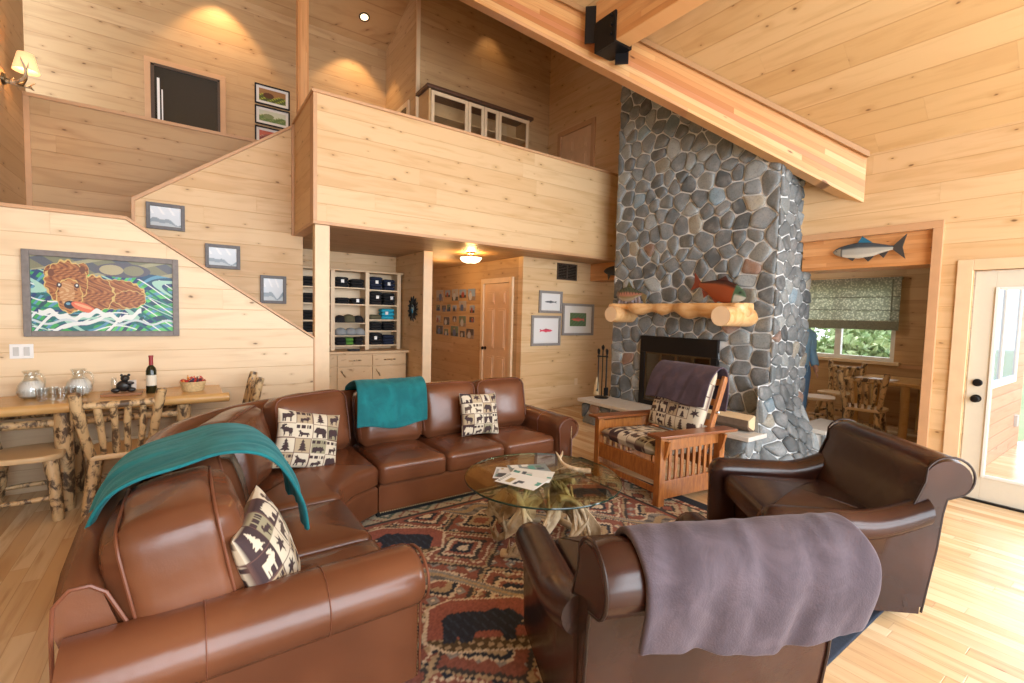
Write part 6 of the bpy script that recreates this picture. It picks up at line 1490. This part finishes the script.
N = [((0, 0, .93), (.15, .11)), ((0, 0, 1.10), (.13, .10)), ((0, .01, 1.28), (.155, .11)), ((0, 0, 1.40), (.13, .09)), ((0, -.005, 1.47), (.055, .055)), ((0, .01, 1.54), (.055, .06)), ((0, .015, 1.60), (.078, .092)), ((0, .01, 1.68), (.072, .085)),
     ((-.17, 0, 1.40), .052), ((-.22, -.02, 1.15), .042), ((-.22, .08, .93), .032), ((-.215, .12, .86), (.036, .018)), ((.17, 0, 1.40), .052), ((.22, -.02, 1.15), .042), ((.22, .08, .93), .032), ((.215, .12, .86), (.036, .018)),
     ((-.09, 0, .85), .088), ((-.10, .01, .50), .058), ((-.10, -.01, .12), .042), ((-.105, .09, .035), (.038, .028)), ((.09, 0, .85), .088), ((.10, .01, .50), .058), ((.10, -.01, .12), .042), ((.105, .09, .035), (.038, .028))]
Ed = [(0,1),(1,2),(2,3),(3,4),(4,5),(5,6),(6,7),(3,8),(8,9),(9,10),(10,11),(3,12),(12,13),(13,14),(14,15),(0,16),(16,17),(17,18),(18,19),(0,20),(20,21),(21,22),(22,23)]
body = skin_body('body', N, Ed, SKIN, ps)
for sx in (-1, 1):
    for k in range(4): skin_body('finger', [((sx * .215 + (k - 1.5) * .018 * .6, .125 + (k - 1.5) * .012, .845), .009), ((sx * .215 + (k - 1.5) * .018 * .6, .135 + (k - 1.5) * .012, .81), .008), ((sx * .212 + (k - 1.5) * .01, .13 + (k - 1.5) * .012, .778 + .006 * abs(k - 1.5)), .007)], [(0, 1), (1, 2)], SKIN, body, 1)
    skin_body('thumb', [((sx * .195, .13, .875), .010), ((sx * .178, .155, .85), .009), ((sx * .178, .165, .822), .007)], [(0, 1), (1, 2)], SKIN, body, 1)
w = MB()
rings = []
for rx, ry, z_, yo in ((.175, .125, .86, 0), (.165, .12, 1.0, 0), (.165, .12, 1.15, 0), (.19, .13, 1.30, .01), (.19, .12, 1.39, 0), (.14, .10, 1.45, 0), (.075, .07, 1.485, 0)): rings.append([(rx * math.cos(f), yo + ry * math.sin(f), z_) for f in [2*PI*j/24 for j in range(24)]])
w.ring_loft(rings, False)
for sx in (-1, 1): w.tube([(sx * .13, 0, 1.39), (sx * .19, -.002, 1.36), (sx * .215, -.012, 1.25), (sx * .228, -.02, 1.14), (sx * .225, .04, 1.02), (sx * .222, .075, .95)], [.068, .070, .062, .056, .05, .045], 14)
w.build('shirt', SHIRT, ps, solid=.004, angle=70)
w = MB()
for sx in (-1, 1): w.tube([(sx * .075, 0, .93), (sx * .09, 0, .84), (sx * .097, .01, .65), (sx * .10, .01, .50), (sx * .10, 0, .30), (sx * .10, -.01, .08)], [.105, .108, .085, .072, .062, .06], 16)
w.tube([(0, 0, .82), (0, 0, .96)], [.13, .155], 20, flat_=.8); w.build('jeans', JEAN, ps, angle=70)
for sx in (-1, 1): w = MB(); rbox(w, .10, .27, .09, .04, n=5, M=Matrix.Translation((sx * .105, .05, .046))); w.build('shoe', flat('red_shoe', (.30, .05, .03), .6), ps, angle=180)
w = MB(); ell(w, (0, -.015, 1.665), (.092, .105, .10), 18); ell(w, (0, -.085, 1.56), (.075, .045, .14), 14); w.build('hair', HAIR, ps, angle=180)
w = MB(); w.tube([(0, .095, 1.635), (0, .122, 1.605), (0, .10, 1.595)], [.008, .014, .008], 8)
for sx in (-1, 1): ell(w, (sx * .082, .01, 1.615), (.012, .02, .03), 8)
w.build('nose_and_ears', SKIN, body, angle=180)
w = MB()
for sx in (-1, 1): ell(w, (sx * .03, .095, 1.645), (.012, .008, .008), 8)
w.build('eyes', BLK, body, angle=180); w = MB(); ell(w, (0, .10, 1.57), (.024, .008, .007), 8); w.build('lips', flat('lips', (.4, .12, .1), .4), body, angle=180)
point('dining_fill', (7.6, 3.6, 2.2), 20, (1, .90, .75), .15)  # fill light added to brighten the dining room, no fixture belongs to it
